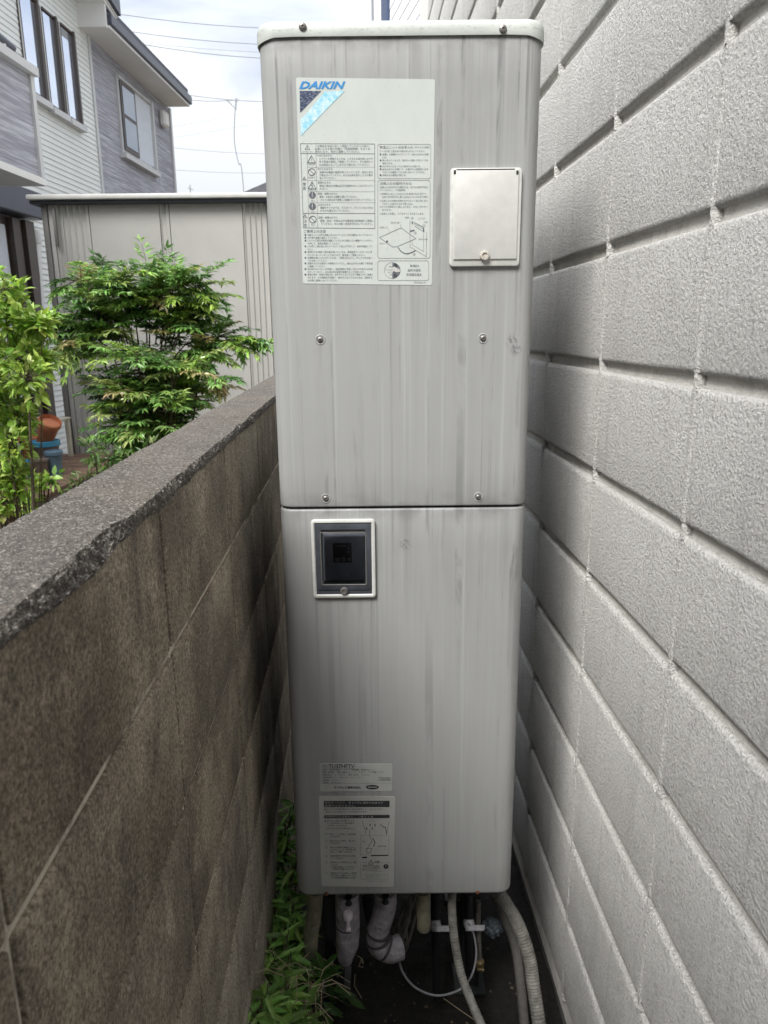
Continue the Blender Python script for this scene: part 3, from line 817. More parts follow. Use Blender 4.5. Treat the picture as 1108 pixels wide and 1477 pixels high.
tri(pk, 443.5, 212.5, 3.4, .5); pk.line([(443.5, 211.5), (443.5, 214)], .6)
tri(pk, 449.3, 230, 5.6, .8); pk.line([(449.3, 228), (449.3, 232)], .4)
pk.circ(449.8, 248, 4.9, .8); pk.line([(446.4, 244.6), (453.2, 251.4)], .8)
tri(pk, 450.2, 267.5, 5.6, .8); pk.line([(450.8, 264.5), (449.2, 267.6), (451.2, 268), (450, 271)], .6)
tri_bang(439, 257, 2.2); tri_bang(440, 311, 2.2)
for v in (281.3, 297.6): pk.disc(450.6, v, 5)
pk.circ(451.3, 316.5, 4.9, .8); pk.line([(447.9, 313.1), (454.7, 319.9)], .8)
pw = Print(st1, -.0013)
for v in (281.3, 297.6): pw.line([(450.6, v - 3.4), (450.6, v + 1)], 1.1); pw.disc(450.6, v + 2.8, .7, 10)
T(pk, 'ご使用上の注意', 438.5, 470, 331.3, 4.4)
def bullets(rows, ub, u0, h=3.2):
    for (s, v, u1, b) in rows:
        if b: pk.disc(ub, v + h / 2, 1.35, 14)
        T(pk, s, u0, u1, v, h)
bullets([('給湯ユニット以外の用途にならないでください以外は絶対しないでください。', 337.2, 537.5, 1), ('必ず屋外設置で固定してください。', 341.3, 488, 1), ('しゃへい工具又は専用を運転しているときに凍結しない機種ポイントボタン', 345.3, 537, 1), ('を押して、電源を確認してください。', 349.6, 491, 0),
         ('１か月に１度は逃し弁レバーを２～３度上げ下げして、全体を確認してく', 353.6, 537, 1), ('ださい。', 357.9, 452, 0), ('給湯口やお湯張り後の量が減ったときは、専用設定フィルターのごみ', 361.8, 537, 1), ('などがつまっていることがあります。販売店へご連絡ください。', 366.2, 527, 0),
         ('長期間お使いにならないときは、一度沸上休止にし、タンクの水を抜い', 370.2, 537, 1), ('ておき放してください。', 374.3, 472, 0), ('漏電のおそれは直射しゃ断器をＯＦＦにし、給水止水せんを閉じて販売店', 378.2, 537.5, 1), ('に連絡してください。', 382.4, 470, 0),
         ('断水後になるとポンプが空転し、給湯設備内に空気してあり水を流すための部', 386.4, 537.5, 1), ('を行ってください。また給水中は配管が破損することがあります。', 390.6, 526, 0), ('飲用の際は、飲用を目的の水、必ずやかんなどで上げて沸騰させてご飲用く', 394.4, 538, 1), ('あります。その時間が不足時に、熱水をとまってなりの点は、飲用また', 398.7, 537.5, 0), ('は料理に使用しないでください。', 402.9, 487, 0)], 440.6, 443.8, 3.05)
# right column
pg.rrect(545, 208, 621.5, 257.5, 3, .5); pg.rrect(545, 260, 620.5, 372.5, 3, .5); pg.rrect(545, 376, 618.5, 404.5, 3, .5)
T(pk, '貯湯ユニットのお手入れ', 548, 596, 210.2, 4.4); T(pk, '（やけどに注意）', 597.5, 619.5, 210.8, 3.2)
T(pk, '２～３か月に１度は次の点検お手入れをしてください。', 548, 613, 216.4, 3.0)
bullets([('漏電しゃ断器をＯＦＦにして、給水止水せんを閉', 221, 618, 1), ('じる。', 225.4, 558, 0), ('逃し弁レバーを上げ、排水せんを開いて約２～３分', 229.6, 617.5, 1), ('排水させる。', 233.9, 567, 0), ('水がきれいになってから排水せんを閉じる。', 238.2, 607, 1),
         ('給水止水せんを開いて、お湯口から連続的に水が', 242.4, 618, 1), ('でることを確認してから逃し弁レバーを下げる。', 246.8, 613, 0), ('点検ふたは確実に閉じる。', 251, 586, 1)], 549, 551.6, 3.0)
T(pk, '点検ふたの取付けかた', 548, 594, 262.4, 4.2)
for (s, u0, u1, v) in (('点検ふたがはずれた場合には、以下の手順で取付', 548, 617, 268.4), ('けてください。（下図参照）', 548, 585, 272.6), ('①点検口におしこのみふたを本体穴口に当てて、', 548, 616, 278), ('左右とも爪先が中に差し込めるようになるまで押す。', 551, 618, 282.4),
                       ('②点検ふたの内側を引掛けみぞにセット部に押し当て', 548, 617, 288), ('てカチっと音がするまで押し込む。', 551, 596, 292.4), ('※ネジの中央を少し回し上げると、おおいみやすく', 548, 616.5, 296.6), ('なります。', 551, 565, 301), ('③点検ふたを閉じ、ネジをきつくなるまでしめる。', 548, 612, 306.6)):
    T(pk, s, u0, u1, v, 3.0)
# diagram
pk.line([(547.5, 342.5), (578.5, 328.5), (600, 344), (572, 356), (566, 356)], .5); pk.line([(547.5, 342.5), (566, 356)], .5)
pg.line([(591.5, 318), (591.5, 356), (615, 370), (615.5, 334)], .5); pg.line([(594.5, 346), (594.5, 353), (611, 362.5), (611, 336)], .4)
pk.line([(597, 320.5), (611.5, 328)], .6); pk.line([(598, 326), (611, 334)], .45); pg.line([(597, 322.5), (611, 330)], .4)
pk.line([(594.5, 319.5), (595, 322.5)], 1.6); pk.line([(592, 333.5), (597.5, 332)], 1.9); pk.line([(611, 329.5), (611.3, 334)], 1.7)
pk.line([(574.5, 357), (578, 362), (583, 365.3), (588, 366), (594, 364), (599, 361.5)], 1.2)
pk.disc(558.3, 348, 1.4); pg.line([(550, 351.5), (556.5, 350.5)], .3); pg.line([(560, 331), (563.5, 334.5)], .3); pg.line([(577.5, 323), (578.3, 328)], .3)
for (s, u0, u1, v) in (('点検ふた', 547.5, 560, 326.6), ('取付け部', 563.5, 576, 319.8), ('裏側', 584, 590, 312.4), ('上穴口', 603, 613, 313.6), ('爪部', 611, 616.5, 319), ('ネジ', 547.5, 552.5, 349.8), ('取付け部', 604, 616.5, 343.8)): T(pg, s, u0, u1, v, 2.6)
for (u, v, s) in ((594.8, 314.6, '②'), (611.8, 325.4, '①'), (599.3, 336, '①'), (597.5, 366.8, '③')): T(pk, s, u - 1.8, u + 1.8, v - 1.8, 3.6)
# round mark with a dark right half
pg.circ(566, 390, 11.4, .4, 30); pk.disc(566, 390, 11.4, 18, None, -90, 90)
pw.poly([(566, 385.5), (569, 384), (573, 387), (577, 388), (577, 392), (572, 393), (568, 391), (566, 394)]); pw.circ(570.5, 383, 1.6, .9); pw.circ(570, 397, 1.9, .9)
for (s, u0, u1, v) in (('環境', 561, 565.6, 383.5), ('ecology', 555.5, 565.6, 388), ('省エネ', 559.5, 565.6, 391.6), ('保護', 562, 565.6, 395.2)): T(pg, s, u0, u1, v, 2.2)
T(pk, '年間計', 591.5, 604.5, 381.6, 3.7); T(pk, '自然冷媒用', 588.5, 606.5, 387.9, 3.8); T(pk, '貯湯電気温水', 586.5, 608.5, 394, 4)
T(pg, '2P196022-1B', 597.5, 614, 406.4, 2.2)
pk.build('printed_text', 'print_black'); pg.build('printed_lines', 'print_grey'); pw.build('reversed_print', 'print_white')

st2 = quad_sheet('rating_plate_sticker', [(461, 1101, ), (566, 1101.5), (565.5, 1140.5), (462, 1141.5)], -.0005, 'plate_vinyl', unit, 'small rating sticker reading TU37HFTV above the lower notice')
pk = Print(st2, -.0009); pg = Print(st2, -.0009)
pk.text('TU37HFTV', 474, 511.5, 1102.2, 1108.2, 0, .012)
pg.line([(465, 1103), (471.5, 1103), (471.5, 1107), (465, 1107)], .3, True); T(pk, '形名', 465.8, 470.8, 1103.8, 2.4)
pg.line([(465, 1108.8), (512, 1108.8), (513.5, 1101.8)], .35)
for (s, u0, u1, v) in (('品名　自然冷媒ヒートポンプ給湯機　貯湯ユニット', 465.5, 540.5, 1109), ('種類　給湯専用　　電源　単相２００Ｖ－５０／６０Ｈｚ　　タンク容量　３７０Ｌ', 465.5, 554.5, 1112.5), ('最高使用圧力　０．１７ＭＰａ　　質量（満水時）　４４０ｋｇ', 465.5, 533, 1116.5), ('水側最高使用圧力　０．１９ＭＰａ（１．９ｋｇｆ／ｃｍ²）', 465.5, 520, 1120.2), ('制御電源　１００Ｖ', 465.5, 486, 1124), ('製造番号　Ｅ００２１８７', 465.5, 494, 1127.5)): T(pk, s, u0, u1, v, 2.6)
pk.line([(546.5, 1121.3), (564, 1121.3), (564, 1125.9), (546.5, 1125.9)], .35, True); T(pk, '2008年製', 548.5, 562.5, 1122.2, 2.8)
pg.line([(463.5, 1130), (565, 1130)], .35); pk.text('ダイキン工業株式会社', 482, 520.5, 1134, 1137.6, 0, .02)
pk.disc(537.3, 1135.4, 9.3, 30, 3.2)
pk.build('printed_text', 'print_dark'); pg.build('printed_lines', 'print_grey')
pw = Print(st2, -.0013); pw.line([(531, 1135.4), (533.6, 1135.4)], 1.1); pw.line([(534.4, 1135.4), (537, 1135.4)], 1.2); pw.line([(537.7, 1135.4), (540, 1135.4)], 1.1); pw.line([(540.8, 1135.4), (543.8, 1135.4)], 1.1); pw.build('reversed_print', 'print_white')

st3 = quad_sheet('notice_sticker', [(460, 1148), (570, 1148.5), (568, 1279), (464, 1278)], -.0005, 'aged_sticker_vinyl', unit, 'greyed notice sticker with two black header bars at the bottom of the casing')
pk = Print(st3, -.0009); pg = Print(st3, -.0009); pw = Print(st3, -.0013)
pk.poly([(467, 1155.3), (562, 1155), (562, 1164), (467.3, 1164.3)]); pk.poly([(467.5, 1176), (562, 1175.3), (562, 1180), (467.8, 1180.4)])
T(pw, '排水ホースより、沸上げ中に湯水が出ますが', 468.5, 553, 1156.2, 3.3); T(pw, '故障ではありません。', 468.5, 513, 1160.5, 3.2); T(pw, '非常時の生活用水として使うとき', 468.8, 538, 1176.5, 3)
pk.disc(468.8, 1167.6, 1.1); T(pk, 'タンクのお湯を沸かすとき水が膨張して、少しづつでて', 471, 552, 1165.8, 2.8); T(pk, '断水したとき排水ホースより排出されます。', 470.5, 530, 1169.6, 2.8)
pk.disc(469.3, 1184.2, 1.1)
for (s, u0, u1, v) in (('断水などの緊急で水が使えないとき', 472, 511, 1182.8), ('などの非常用水として次の順序で', 471.5, 511, 1186.2), ('ご利用いただけます。', 472.5, 501, 1189.6), ('（やけどのおそれがあります。）', 471, 511.5, 1193.6),
                       ('本体ユニットを開け、上部の点検', 475, 513.5, 1202), ('ふたをはずす。', 475.5, 491, 1205.4), ('給水止水せんを閉めて、逃し弁レ', 475.5, 513, 1211.6), ('バーを上げる。', 476, 491, 1215),
                       ('排水口に排水用の容器をセットし、', 476, 513.5, 1221), ('ホースをさしこみ、非常用取水栓', 476, 513.5, 1224.2), ('をゆっくり開けて水を出す。', 476.5, 509, 1227.4), ('お湯が高温のときは十分に注意し', 476.5, 513.5, 1233.2), ('てください。', 477, 496, 1236.6),
                       ('使用後はもとの状態にもどし、点検', 476.5, 514, 1242.6), ('します。', 476.5, 488, 1246), ('その後は通水してください。', 477, 513, 1249.2), ('非常用水は飲用しないこと。', 480, 510, 1252.2), ('復旧後はタンクが満水か、必ず確', 477, 514, 1258.2), ('認してから、電源を入れてくださ', 477.5, 514, 1261.6), ('い。空焚きは故障の原因になります。', 478, 513.5, 1264.8)): T(pk, s, u0, u1, v, 2.5)
for (v, s) in ((1202, '1'), (1212, '2'), (1221, '3'), (1234, '4'), (1243, '5'), (1258, '6')): pg.circ(470.5, v + 1, 1.8, .3, 12); T(pg, s, 470, 471, v, 2)
pg.line([(520, 1205), (561, 1205), (560.5, 1233), (520.3, 1233)], .35, True); pg.line([(520.3, 1244), (560, 1244), (559.5, 1268), (521, 1268)], .35, True)
T(pg, '排水ハンドル', 532, 541, 1183.4, 2)
pk.line([(523, 1184), (524.5, 1190), (527, 1197), (527.5, 1203)], .35); pk.line([(561.5, 1184), (560, 1192), (558, 1203)], .35); pk.line([(549, 1189), (553, 1193), (556, 1193), (558, 1203)], .8)
for (u, v) in ((534, 1190), (541, 1190), (529, 1195), (537, 1195)): pk.line([(u, v - 1.2), (u, v + 1.4)], 1.1)
pk.line([(533, 1197), (533.5, 1207), (537, 1213), (532, 1220), (530, 1224)], .5); pk.line([(538, 1209), (541, 1215), (539, 1221)], .9); pk.line([(528, 1224), (536, 1223.5), (535, 1230), (529.5, 1230.5)], .5, True)
T(pg, '排水ホース', 523, 528.5, 1212.5, 3); T(pk, '水受け容器', 545, 557, 1219.6, 1.8)
pk.line([(535.5, 1234.3), (560, 1233.8)], 1.4); pk.line([(523, 1236.8), (529, 1236.6)], 1.9)
tri(pk, 535, 1243.8, 3.2, .6); T(pk, '注意', 540, 547.5, 1241.4, 3.6)
for i, s in enumerate(('非常取水時以外は操作レ', 'ないでください高温の湯が', '出てやけどをします')): T(pk, s, 523, 548.5 - 4 * (i == 2), 1247.4 + i * 2.9, 2.7)
pk.disc(556.8, 1249.8, 3.5); pw.line([(556.8, 1247.8), (556.8, 1250.2)], .9); pw.disc(556.8, 1251.6, .5, 8)
for (s, u0, u1, v) in (('（タンクが空になるまで取水後）', 530, 552, 1255.6), ('タンク内は高温の湯が残っています', 527, 558, 1260.6), ('元栓を閉めてください。', 527, 550, 1263.6), ('3P209187-1　(M08A012)', 530, 561, 1270.4)): T(pg, s, u0, u1, v, 1.9)
pk.build('printed_text', 'print_dark'); pg.build('printed_lines', 'print_grey'); pw.build('reversed_print', 'print_white')

# underside, legs, terminal plate
for (x, y) in ((XL + .03, DU + .22), (XR - .075, DU + .22), (XL + .03, BACK - .1), (XR - .075, BACK - .1)):
    box('leg', x, x + .045, y, y + .05, .0, ZB + .02, 'leg_steel', unit, .004)
    box('foot_plate', x - .015, x + .06, y - .02, y + .07, .008, .020, 'leg_steel', unit, .002)
box('base_pan', XL + .012, XR - .012, DU + .018, BACK - .02, ZB - .012, ZB + .004, 'leg_steel', unit, .002)
bk = box('pipe_bracket', fx(672, 1300), fx(706, 1300), DU + .10, DU + .13, ZB - .035, ZB - .011, 'leg_steel', unit, .002)

# ------------------------------------------------------------------ pipes and hoses hanging under the unit
def below(u, v, dy): return P(u, v, DU + dy)
def pipe(name, label, uvd, rpx, mat, cat='pipe', n=14, sub=6, ribs=None, group=None, taper=None):
    pts = [below(*q) for q in uvd]; c = pts[0].copy()
    t = thing(name, label, cat, (c.x, c.y, 0), group)
    r = rpx / F_PX * (DU + uvd[0][2]) * 1.12
    if ribs:
        sp = spline(pts, 60); acc = [sp[0]]; d = 0; out_ = [sp[0]]
        for a, b in zip(sp, sp[1:]):
            d += (b - a).length
            if d > .0026: out_.append(b); d = 0
        o = tube('hose_body', out_, r, mat, t, n, False, ribs)
    else:
        o = tube('pipe_body', spline(pts, sub), (lambda s: r * taper(s)) if taper else r, mat, t, n)
    return t, r, pts
t, r, p_ = pipe('beige_pipe', 'slim beige hose hanging at the far left under the grey casing', [(455, 1285, .06), (454, 1310, .06), (449, 1345, .06), (447, 1378, .06)], 12, 'beige_hose', 'hose', taper=lambda s: 1 if s < .93 else .75)
tube('tape_band', [below(452, 1329, .06), below(451.6, 1331, .06)], r * 1.03, 'grey_hose', t, 14)
t, r, p_ = pipe('lagged_pipe', 'dark mauve lagged pipe half hidden behind the first thick white pipe', [(478, 1285, .15), (478, 1305, .15), (480, 1335, .15), (492, 1352, .15)], 16, 'dark_lagging')
t, r, p_ = pipe('lagged_pipe', 'thick pale mauve lagged pipe hanging straight down behind the clear tap lever', [(501, 1285, .075), (501, 1300, .075), (502, 1335, .075), (501, 1358, .075), (499, 1374, .075), (498, 1386, .075)], 18.5, 'mauve_lagging', taper=lambda s: 1 if s < .62 else 1 - (s - .62) * 1.1, n=18)
tube('tape_band', [below(501, 1331, .075), below(501, 1333, .075)], r * 1.025, 'dark_lagging', t, 18)
tube('tape_band', [below(500.5, 1360, .075), below(500, 1362, .075)], r * .93, 'dark_lagging', t, 18)
lathe('drain_stub', below(498, 1386, .075), [(.012, -.004), (.014, .012), (.010, .014)], 'beige_hose', t, 14)
# lever of the drain tap
q = below(502, 1322, .045)
v_ = thing('tap_lever', 'small clear pinkish plastic tap lever in front of the thick lagged pipe', 'tap', q)
lathe('lever_cap', q + Vector((0, 0, .004)), [(.0085, -.010), (.0105, -.006), (.0105, .004), (.0080, .009), (.003, .010)], 'pink_tag', v_, 8)
box('lever_stem', q.x - .0032, q.x + .0032, q.y - .004, q.y + .003, q.z - .030, q.z - .006, 'pink_tag', v_, .0012)
box('lever_tip', q.x - .0052, q.x + .0052, q.y - .005, q.y + .004, q.z - .036, q.z - .028, 'pink_tag', v_, .0015)
tube('stem_mount', [q + Vector((0, .006, 0)), q + Vector((0, .020, 0))], .004, 'dark_lagging', v_, 8)
lathe('hanger', below(503, 1298, .05), [(.008, -.010), (.004, .0), (.008, .008)], 'black_rubber', v_, 8)
t, r, p_ = pipe('lagged_pipe', 'dark lagged pipe behind the bent pipe, running down from the casing', [(538, 1285, .17), (540, 1310, .17), (548, 1340, .17)], 17, 'dark_lagging')
t, r, p_ = pipe('lagged_pipe', 'thick pale mauve lagged pipe bending to the right into a fat elbow', [(556, 1285, .085), (556, 1305, .085), (550, 1328, .085), (544, 1346, .085), (548, 1362, .085), (562, 1370, .09), (577, 1366, .10)], 17, 'mauve_lagging', n=18, taper=lambda s: 1 + .12 * (s > .6))
for (a, b) in (((546, 1342), (545.2, 1345)), ((545.4, 1353), (546.2, 1356)), ((554, 1366), (557, 1367.6))):
    tube('tape_band', [below(*a, .085), below(*b, .085)], r * 1.13, 'dark_lagging', t, 18)
lathe('hanger', below(556, 1296, .06), [(.008, -.010), (.004, .0), (.008, .008)], 'black_rubber', t, 8)
pipe('beige_pipe', 'short beige pipe stub with a rounded end in the middle under the casing', [(611, 1285, .07), (611, 1310, .07), (611.5, 1330, .07), (611.5, 1343, .07)], 11, 'beige_hose', taper=lambda s: 1 if s < .84 else max(.15, math.sqrt(max(0, 1 - ((s - .84) / .16) ** 2))), sub=9)
t, r, p_ = pipe('corrugated_hose', 'slim grey corrugated drain hose curving from mid casing down toward the viewer', [(652, 1285, .05), (652, 1310, .05), (655, 1350, .04), (664, 1400, .02), (678, 1440, -.02), (700, 1492, -.08)], 6.8, 'grey_hose', 'hose', 12, ribs=.09)
t, r, p_ = pipe('corrugated_hose', 'thick grey corrugated hose at the right, beside the white block wall', [(718, 1286, .11), (730, 1304, .11), (748, 1335, .10), (763, 1380, .08), (770, 1425, .05), (781, 1500, .0)], 10.5, 'grey_hose', 'hose', 14, ribs=.05)
t, r, p_ = pipe('smooth_hose', 'smooth dark grey hose running behind the thick corrugated one at right', [(712, 1287, .16), (726, 1320, .16), (742, 1360, .15), (750, 1410, .12), (758, 1492, .07)], 7.5, 'cable_grey', 'hose', 12)
# black pipes with white levers
for i, (u, v, du, lab) in enumerate(((628, 1329, -1, 'white valve lever pointing left on a black pipe, left of the corrugated hose'), (676, 1328, 1, 'white valve lever pointing right on a black pipe under the bracket'))):
    c = below(u, v, .14); t = thing('lever_valve', lab, 'valve', (c.x, c.y, 0))
    tube('black_pipe', [below(u, 1287, .14), below(u, 1330, .14), below(u + 2, 1440 - i * 30, .15)], .0105, 'black_rubber', t, 12)
    lathe('valve_body', c, [(.012, 0), (.013, .012), (.008, .018)], 'valve_lever', t, 14, YAX)
    x0, x1 = (c.x - .010, c.x + .034) if True else 0
    box('lever', x0, x1, c.y - .024, c.y - .018, c.z - .0065, c.z + .0065, 'valve_lever', t, .002)
    box('lever_rib', x0 + .006, x1 - .004, c.y - .028, c.y - .0235, c.z - .0025, c.z + .0025, 'valve_lever', t, .001)
t, r, p_ = pipe('copper_pipe', 'thin dull copper pipe with a small brass tap under the bracket', [(690, 1300, .14), (690, 1330, .14), (691, 1365, .14), (692, 1385, .14)], 4, 'cable_grey')
lathe('brass_tap', below(692, 1388, .14), [(.006, -.012), (.011, -.008), (.011, .004), (.006, .010)], 'brass', t, 10)
tube('tap_handle', [below(688, 1398, .13), below(698, 1399, .13)], .004, 'brass', t, 8)
t, r, p_ = pipe('white_cable', 'thin pale cable hanging in a wide loop above the dark soil', [(676, 1332, .12), (684, 1350, .12), (687, 1378, .11), (680, 1408, .09), (662, 1428, .07), (630, 1436, .06), (600, 1425, .07), (582, 1404, .09), (574, 1380, .11)], 1.7, 'cable_white', 'cable', 8)
for i, (a, b_, c_) in enumerate((((592, 1292), (590, 1325), (578, 1360)), ((600, 1292), (586, 1330), (588, 1366)), ((588, 1300), (575, 1330), (582, 1368)), ((604, 1296), (596, 1335), (584, 1372)))):
    t, r, p_ = pipe('grey_cable', ('leftmost grey wire', 'second grey wire from the left', 'third grey wire from the left', 'rightmost grey wire')[(2, 3, 0, 1)[i] if False else i] + ' in the bunch beside the bent lagged pipe', [(*a, .13 + i * .006), (*b_, .12 + i * .006), (*c_, .13 + i * .006), (c_[0] - 9, c_[1] - 22, .14 + i * .006), (b_[0] + 6, b_[1] - 18, .14)], 2.3, 'cable_grey', 'wire', 7, group='wires bunched under the casing')
# crumpled film scrap
bm = bmesh.new(); bmesh.ops.create_icosphere(bm, subdivisions=3, radius=.02)
c = below(711, 1338, .15)
for v in bm.verts: v.co = v.co * (1 + .5 * noise.noise(v.co * 130)) + c
tag(bm_obj('plastic_scrap', bm, 'film_blue'), 'crumpled pale blue plastic scrap caught behind the right hoses', 'plastic scrap')

# ------------------------------------------------------------------ leaves
class Leaves:
    def __init__(s): s.V = []; s.F = []; s.C = []
    def leaf(s, p, d, n, ln, wd, col, fold=.25, droop=.2):
        d = d.normalized(); sd = d.cross(n)
        if sd.length < 1e-3: sd = Vector((1, 0, 0))
        sd.normalize(); n = sd.cross(d).normalized(); b = len(s.V)
        m1 = p + d * ln * .30 - n * 0; m2 = p + d * ln * .66 - n * droop * ln * .35; tip = p + d * ln - n * droop * ln
        s.V += [p, m1 + sd * wd * .46 + n * fold * wd, m1 - sd * wd * .46 + n * fold * wd, m1, m2 + sd * wd * .36 + n * fold * wd * .7, m2 - sd * wd * .36 + n * fold * wd * .7, m2, tip]
        s.F += [(b, b + 3, b + 1), (b, b + 2, b + 3), (b + 1, b + 3, b + 6, b + 4), (b + 3, b + 2, b + 5, b + 6), (b + 4, b + 6, b + 7), (b + 6, b + 5, b + 7)]
        s.C += [col] * 8
    def build(s, name, mat, parent, kind=None):
        a = root_off(parent); o = mesh_obj(name, [v - a for v in s.V], s.F, mat, parent, False, s.C)
        if kind: o['kind'] = kind
        return o
class Tubes:
    def __init__(s): s.V = []; s.F = []
    def add(s, pts, r, n=5):
        V, Fc = tube_data(pts, r, n, False); b = len(s.V); s.V += V; s.F += [tuple(i + b for i in f) for f in Fc]
    def build(s, name, mat, parent):
        a = root_off(parent); return mesh_obj(name, [v - a for v in s.V], s.F, mat, parent, True)
def jit(c, k, rnd):
    f = 1 + rnd.uniform(-k, k); return tuple(max(0, x * f * (1 + rnd.uniform(-.12, .12))) for x in c)
def rv(rnd, s=1): return Vector((rnd.uniform(-1, 1), rnd.uniform(-1, 1), rnd.uniform(-1, 1))) * s

# heavenly bamboo bush beyond the low wall
def nandina():
    rnd = random.Random(11); c0 = P(212, 520, 3.7)
    base = Vector((c0.x + .02, c0.y, YARD))
    t = thing('leafy_bush', 'large bushy shrub with narrow leaflets and reddish young shoots in front of the grey shed', 'shrub', base)
    lv = Leaves(); st = Tubes(); tw = Tubes()
    cols = [(.20, .37, .10), (.27, .48, .13), (.15, .30, .09), (.25, .44, .12), (.12, .24, .07), (.09, .17, .06), (.31, .50, .15)]
    young = [(.34, .50, .10), (.40, .58, .14), (.36, .52, .14), (.46, .56, .20), (.44, .38, .18)]
    S = 3.7 / F_PX
    def frond(p, d, ln, top):
        n = 5; pts = [p]; dd = d.normalized()
        for i in range(n):
            dd = (dd + Vector((0, 0, -.10)) + rv(rnd, .07)).normalized(); pts.append(pts[-1] + dd * ln / n)
        tw.add(pts, lambda s: .0022 * (1 - .6 * s), 4)
        base_c = rnd.choice(cols if rnd.random() > (.40 if top else .12) else young)
        for i in range(1, n + 1):
            tdir = (pts[i] - pts[i - 1]).normalized(); side = tdir.cross(Vector((0, 0, 1)))
            if side.length < .1: side = Vector((1, 0, 0))
            side.normalize()
            for sg in (-1, 1) if i < n else (0,):
                sd = (side * sg * .9 + tdir * .8 + rv(rnd, .22)).normalized() if sg else tdir
                sl = ln * .30 * (1 - .10 * i); q = pts[i]
                for k in range(3):
                    q2 = q + sd * sl / 3; s2 = sd.cross(Vector((0, 0, 1))); s2 = s2.normalized() if s2.length > .1 else Vector((1, 0, 0))
                    for g in ((-1, 1) if k < 2 else (-1, 0, 1)):
                        ld = (s2 * g * .8 + sd * .9 + rv(rnd, .25) + Vector((0, 0, -.1))).normalized()
                        nn = (Vector((0, 0, 1)) + rv(rnd, .55)).normalized()
                        L_ = rnd.uniform(.026, .054)
                        lv.leaf(q2, ld, nn, L_, L_ * rnd.uniform(.22, .32), jit(base_c, .28, rnd), .22, rnd.uniform(0, .35))
                    q = q2
    for ci in range(28):
        a = rnd.uniform(0, 2 * math.pi); rr_ = rnd.uniform(0, .13)
        b = base + Vector((math.cos(a) * rr_, math.sin(a) * rr_ * .8, 0))
        sp = Vector((math.cos(a), math.sin(a), 0)) * rnd.uniform(.02, .20)
        H = rnd.uniform(.98, 1.27) - sp.length * .45
        pts = [b + sp * (k / 7) ** 1.6 + Vector((0, 0, H * k / 7)) + rv(rnd, .012) * (k > 0) for k in range(8)]
        st.add(pts, lambda s: .0085 * (1 - .6 * s), 6)
        for k in range(2, 8):
            zz = k / 7
            for _ in range(3 if k < 4 else 6):
                aa = rnd.uniform(0, 2 * math.pi); el = rnd.uniform(-.05, .5) if k < 6 else rnd.uniform(.05, 1.1)
                d = Vector((math.cos(aa), math.sin(aa), el)) + sp * .8
                if k < 4 and rnd.random() < .72: continue
                if k >= 4 and rnd.random() < .22: continue
                if k < 3: d = d * .6
                frond(pts[k] + rv(rnd, .015), d, rnd.uniform(.11, .20) * (.7 if k < 4 else 1), k > 5)
    # the long shoot reaching to the right, and a few escaping the crown
    for (u, v, n2) in ((372, 495, 3), (340, 490, 3), (290, 405, 3), (135, 402, 3), (108, 405, 3), (255, 400, 3), (185, 400, 3), (98, 470, 4), (315, 545, 3), (212, 394, 3), (290, 450, 4), (150, 400, 4), (240, 400, 4), (270, 410, 4), (125, 430, 4), (170, 420, 5), (220, 425, 5), (300, 430, 3), (110, 500, 4), (300, 500, 4), (140, 460, 4), (255, 450, 5)):
        e = P(u, v, 3.7 + rnd.uniform(-.2, .1)); s0 = P(212 + (u - 212) * .45, 520 + (v - 520) * .2, 3.7)
        pts = [s0.lerp(e, k / 6) + Vector((0, 0, .05 * math.sin(math.pi * k / 6))) for k in range(7)]
        tw.add(pts, lambda s: .004 * (1 - .7 * s), 5)
        for k in range(1, 7):
            d = (pts[k] - pts[k - 1]).normalized()
            for _ in range(n2 - 1): frond(pts[k], d + rv(rnd, .9), rnd.uniform(.08, .16), True)
    lv.build('foliage', 'glossy_leaf_surface', t, 'stuff'); st.build('stems', 'bark', t); tw.build('twigs', 'bark', t)
nandina()
def shrub(name, label, cat, base, clusters, L_, cols, seed, mat='leaf_surface', per=26, wf=.55, trunk=False):
    rnd = random.Random(seed); t = thing(name, label, cat, base); lv = Leaves(); st = Tubes()
    for (c, r) in clusters:
        pts = [Vector(base), Vector(base).lerp(c, .5) + rv(rnd, .03), c]
        st.add(spline(pts, 4), (lambda s: .012 * (1 - .8 * s)) if not trunk or rnd.random() < .25 else (lambda s: .0022 * (1 - .5 * s)), 6)
        for _ in range(per):
            d = rv(rnd); d.normalize(); p = c + d * r * rnd.uniform(.2, 1.0)
            st.add([c + (p - c) * .2, p], .0012, 3)
            for _ in range(3):
                ld = (d + rv(rnd, .9) + Vector((0, 0, .1))).normalized()
                lv.leaf(p + rv(rnd, .012), ld, (Vector((0, 0, 1)) + rv(rnd, .6)).normalized(), L_ * rnd.uniform(.7, 1.2), L_ * wf * rnd.uniform(.8, 1.1), jit(rnd.choice(cols), .25, rnd), .15, rnd.uniform(0, .4))
    lv.build('foliage', mat, t, 'stuff'); st.build('stems', 'bark', t); return t
BR = [(.38, .56, .09), (.46, .64, .12), (.28, .46, .07), (.52, .66, .18), (.20, .34, .06)]
rnd = random.Random(5)
cl = []
for (u, v, r) in ((8, 420, .07), (25, 445, .06), (-20, 480, .10), (15, 500, .08), (35, 520, .06), (0, 545, .10), (40, 545, .07), (60, 470, .04), (62, 520, .05), (25, 580, .08), (-5, 610, .10), (15, 645, .06), (-10, 680, .09), (5, 720, .06), (30, 610, .05), (40, 470, .04), (-30, 420, .09), (-40, 560, .12), (20, 690, .05), (-40, 650, .12), (20, 470, .07), (-15, 540, .10), (5, 580, .08)):
    cl.append((P(u, v, 2.5 + rnd.uniform(-.15, .15)), r))
